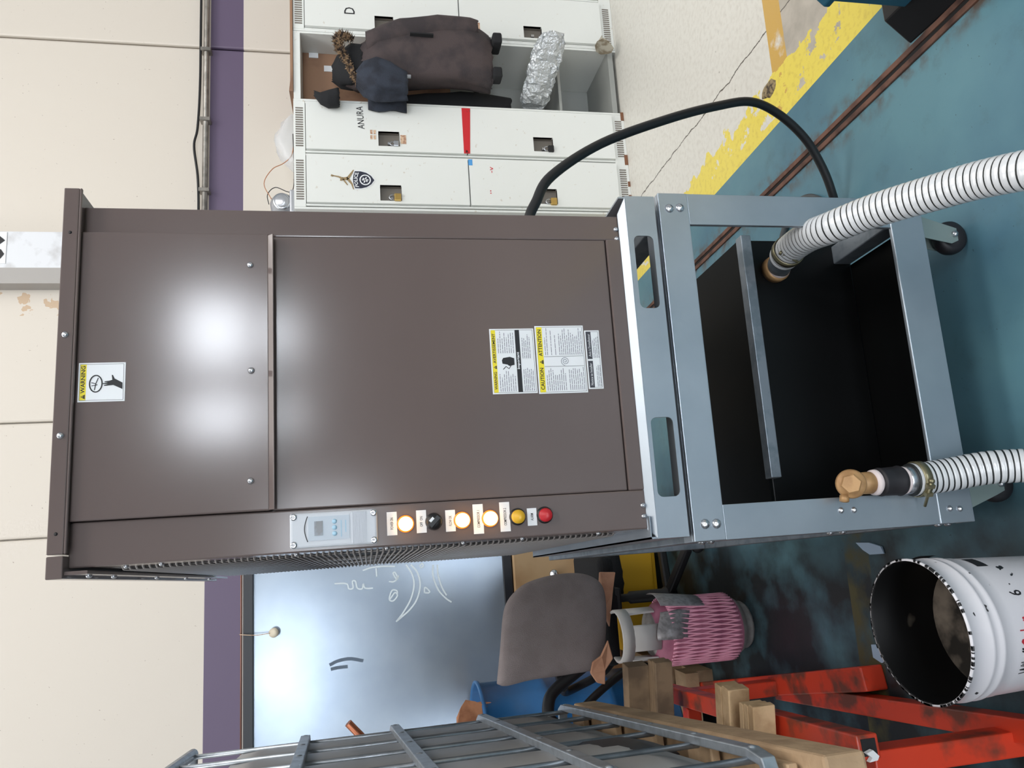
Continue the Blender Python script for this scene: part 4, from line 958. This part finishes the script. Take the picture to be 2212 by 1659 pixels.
# ------------------------------------------------------------------ red steel stand
redp = mat('red_paint', (206, 62, 36), .4, c2=(112, 58, 44), scale=9, lo=.5, hi=.62)
rs = thing('steel_stand', 'scuffed red square-tube stand carrying the pallet and tote', 'stand', (-.6, 2.1, 0))
def sq(name, p, q, w, h=None, hollow=False):
    h = h or w
    vert = abs(p[0]-q[0])+abs(p[1]-q[1]) < 1e-6
    o = MB().bar(p, q, w, h, (0, 1, 0) if vert else (0, 0, 1)).build(name, redp, rs, bevel=.004)
    if hollow:
        d = (Vector(p)-Vector(q)).normalized(); sd = d.cross(Vector((0, 0, 1))).normalized(); u = sd.cross(d)
        MB().obox(Vector(p)+d*.001, d*.001, sd*(w/2-.009), u*(h/2-.009)).build('tube_opening', dark, o)
    return o
sq('top_rail', (-.515, 1.55, .447), (-.624, 2.72, .447), .052, hollow=True)
sq('leg', (-.560, 1.60, .421), (-.560, 1.60, .0), .055)
sq('leg', (-.630, 2.62, .421), (-.630, 2.62, .0), .052)
P, Q = at(2212, 1552, 2, .07), at(1668, 1475, 2, .07); sh_ = Vector((-.03, 0, -.03))
D_ = (P-Q).normalized(); sq('lower_rail', Q+sh_, P+D_*.06+sh_, .055)
sq('cross_rail', (-.57, 1.60, .39), (-1.5, 1.70, .39), .05)
sq('cross_rail', (-.66, 2.62, .39), (-1.5, 2.72, .39), .05)
MB().prism([(-.53, .435), (-.517, .448), (-.522, .464), (-.532, .452), (-.54, .46), (-.538, .44)], lambda x, z: (x, 1.535, z), lambda x, z: (x, 1.546, z)).build('rag_scrap', paper, rs)
ft = thing('floor_tube', 'long dark red square tube lying on the floor towards the chair', 'tube', (-.65, 2.66, 0))
P, Q = at(1860, 1440, 2, .075), at(1440, 1481, 2, .075); sh_ = Vector((-.035, 0, -.0375))
MB().bar(P+sh_, Q+sh_, .07, .075).build('tube', redp, ft, bevel=.005)
tag(MB().tube(smooth_path([at(1430, 1470, 1, 3.2), at(1400, 1440, 1, 3.15), at(1360, 1445, 1, 3.1), at(1300, 1490, 1, 3.05), at(1250, 1540, 1, 3.0)]), .016, 8).build('black_hose', blackp), 'black hose draped between the blue drum and the red stand', 'hose')

# ------------------------------------------------------------------ blue drum
blu = mat('drum_blue', (44, 104, 160), .32, var=.2, scale=5)
dr = thing('steel_drum', 'blue drum with brown paper stuffed in the top behind the tote', 'drum', (-.985, 3.58, .0))
dc = Vector((-.985, 3.58, 0))
MB().lathe(dc, (0, 0, 1), [(0, .14), (.28, .14), (.285, .15), (.285, .42), (.297, .435), (.285, .45), (.285, .71), (.297, .725), (.285, .74), (.285, 1.0), (.295, 1.005), (.297, 1.018), (.288, 1.022), (.282, 1.01), (.278, .8), (0, .8)], 48, caps=False).build('shell', blu, dr)
for a in (0, 1, 2, 3): MB().bar(dc+Vector((-.3, -.27+.18*a, .11)), dc+Vector((.3, -.27+.18*a, .11)), .12, .06).build('skid_board', wood, dr)
for u_ in (-.3, .22): B(dc.x+u_, dc.x+u_+.08, dc.y-.3, dc.y+.3, 0, .08).build('skid', wood, dr)
kraft = mat('kraft_paper', (176, 122, 88), .8, c2=(140, 92, 64), scale=9)
rings = []
for i in range(7):
    t = i/6
    rings.append([(-.90+.02*t+(.09+.03*t)*math.cos(a)*(1+.35*math.sin(5*a+3*t)), 3.42+.06*math.sin(a)*(1+.3*math.cos(4*a)), .85+.26*t+.02*math.sin(7*a)*t) for a in (2*PI*k/26 for k in range(26))])
tag(MB().loft(rings, sm=False).build('crumpled_paper', kraft), 'crumpled brown paper sticking out of the blue drum', 'paper')
cp = at(752, 1562, 1, 2.75); cq = cp+Vector((-.16, .02, -.14))
tag(MB().tube([cp, cq], .013, 14).build('copper_pipe', mat('copper', (150, 92, 66), .35, metal=.6)), 'short copper pipe end showing above the tote cage', 'pipe')

# ------------------------------------------------------------------ teal plinth at the right edge, scraps
teal = mat('teal_paint', (34, 84, 104), .4)
tm = thing('machine_plinth', 'dark teal steel plinth with a black foot at the edge of the view', 'machine base', (1.5, 1.3, 0))
MB().prism([(1.262, .07), (1.9, .07), (1.9, .33), (1.262, .33), (1.243, .31), (1.243, .295), (1.262, .285)], lambda x, z: (x, .9, z), lambda x, z: (x, 1.5, z)).build('body', teal, tm, bevel=.004)
MB().prism([(1.215, 0), (1.7, 0), (1.7, .07), (1.28, .07)], lambda x, z: (x, .95, z), lambda x, z: (x, 1.58, z)).build('foot', blackp, tm, bevel=.005)
scrap = mat('blue_paper', (176, 200, 226), .7)
def scrap_at(pts, label):
    P = [at(a, b, 2, .002) for a, b in pts]
    tag(MB().prism([(p.x, p.y) for p in P], lambda x, y: (x, y, .001), lambda x, y: (x, y, .004+.006*abs(math.sin(20*x)))).build('paper_scrap', scrap), label, 'paper')
scrap_at([(1852, 1172), (1880, 1172), (1905, 1180), (1911, 1196), (1880, 1198), (1866, 1188)], 'pale blue paper scrap on the floor just behind the machine base')
scrap_at([(1886, 1392), (1902, 1392), (1916, 1430), (1905, 1432), (1888, 1420)], 'pale blue paper scrap on the floor behind the bucket rim')
lp = at(1661, 194, 2, .0)
dbp = []
for k in range(14):
    an = 2*PI*k/14; r = .03*(1+.5*noise.noise(Vector((k*.9, 2, 1)))); dbp.append((lp.x+1.0*r*math.cos(an), lp.y+1.6*r*math.sin(an)))
tag(MB().prism(dbp, lambda x, y: (x, y, .0), lambda x, y: (lp.x+.7*(x-lp.x), lp.y+.7*(y-lp.y), .008)).build('floor_debris', mat('debris', (150, 132, 100), .9, c2=(70, 60, 50), scale=60)), 'flattened brown debris on the floor at the yellow line', 'debris')
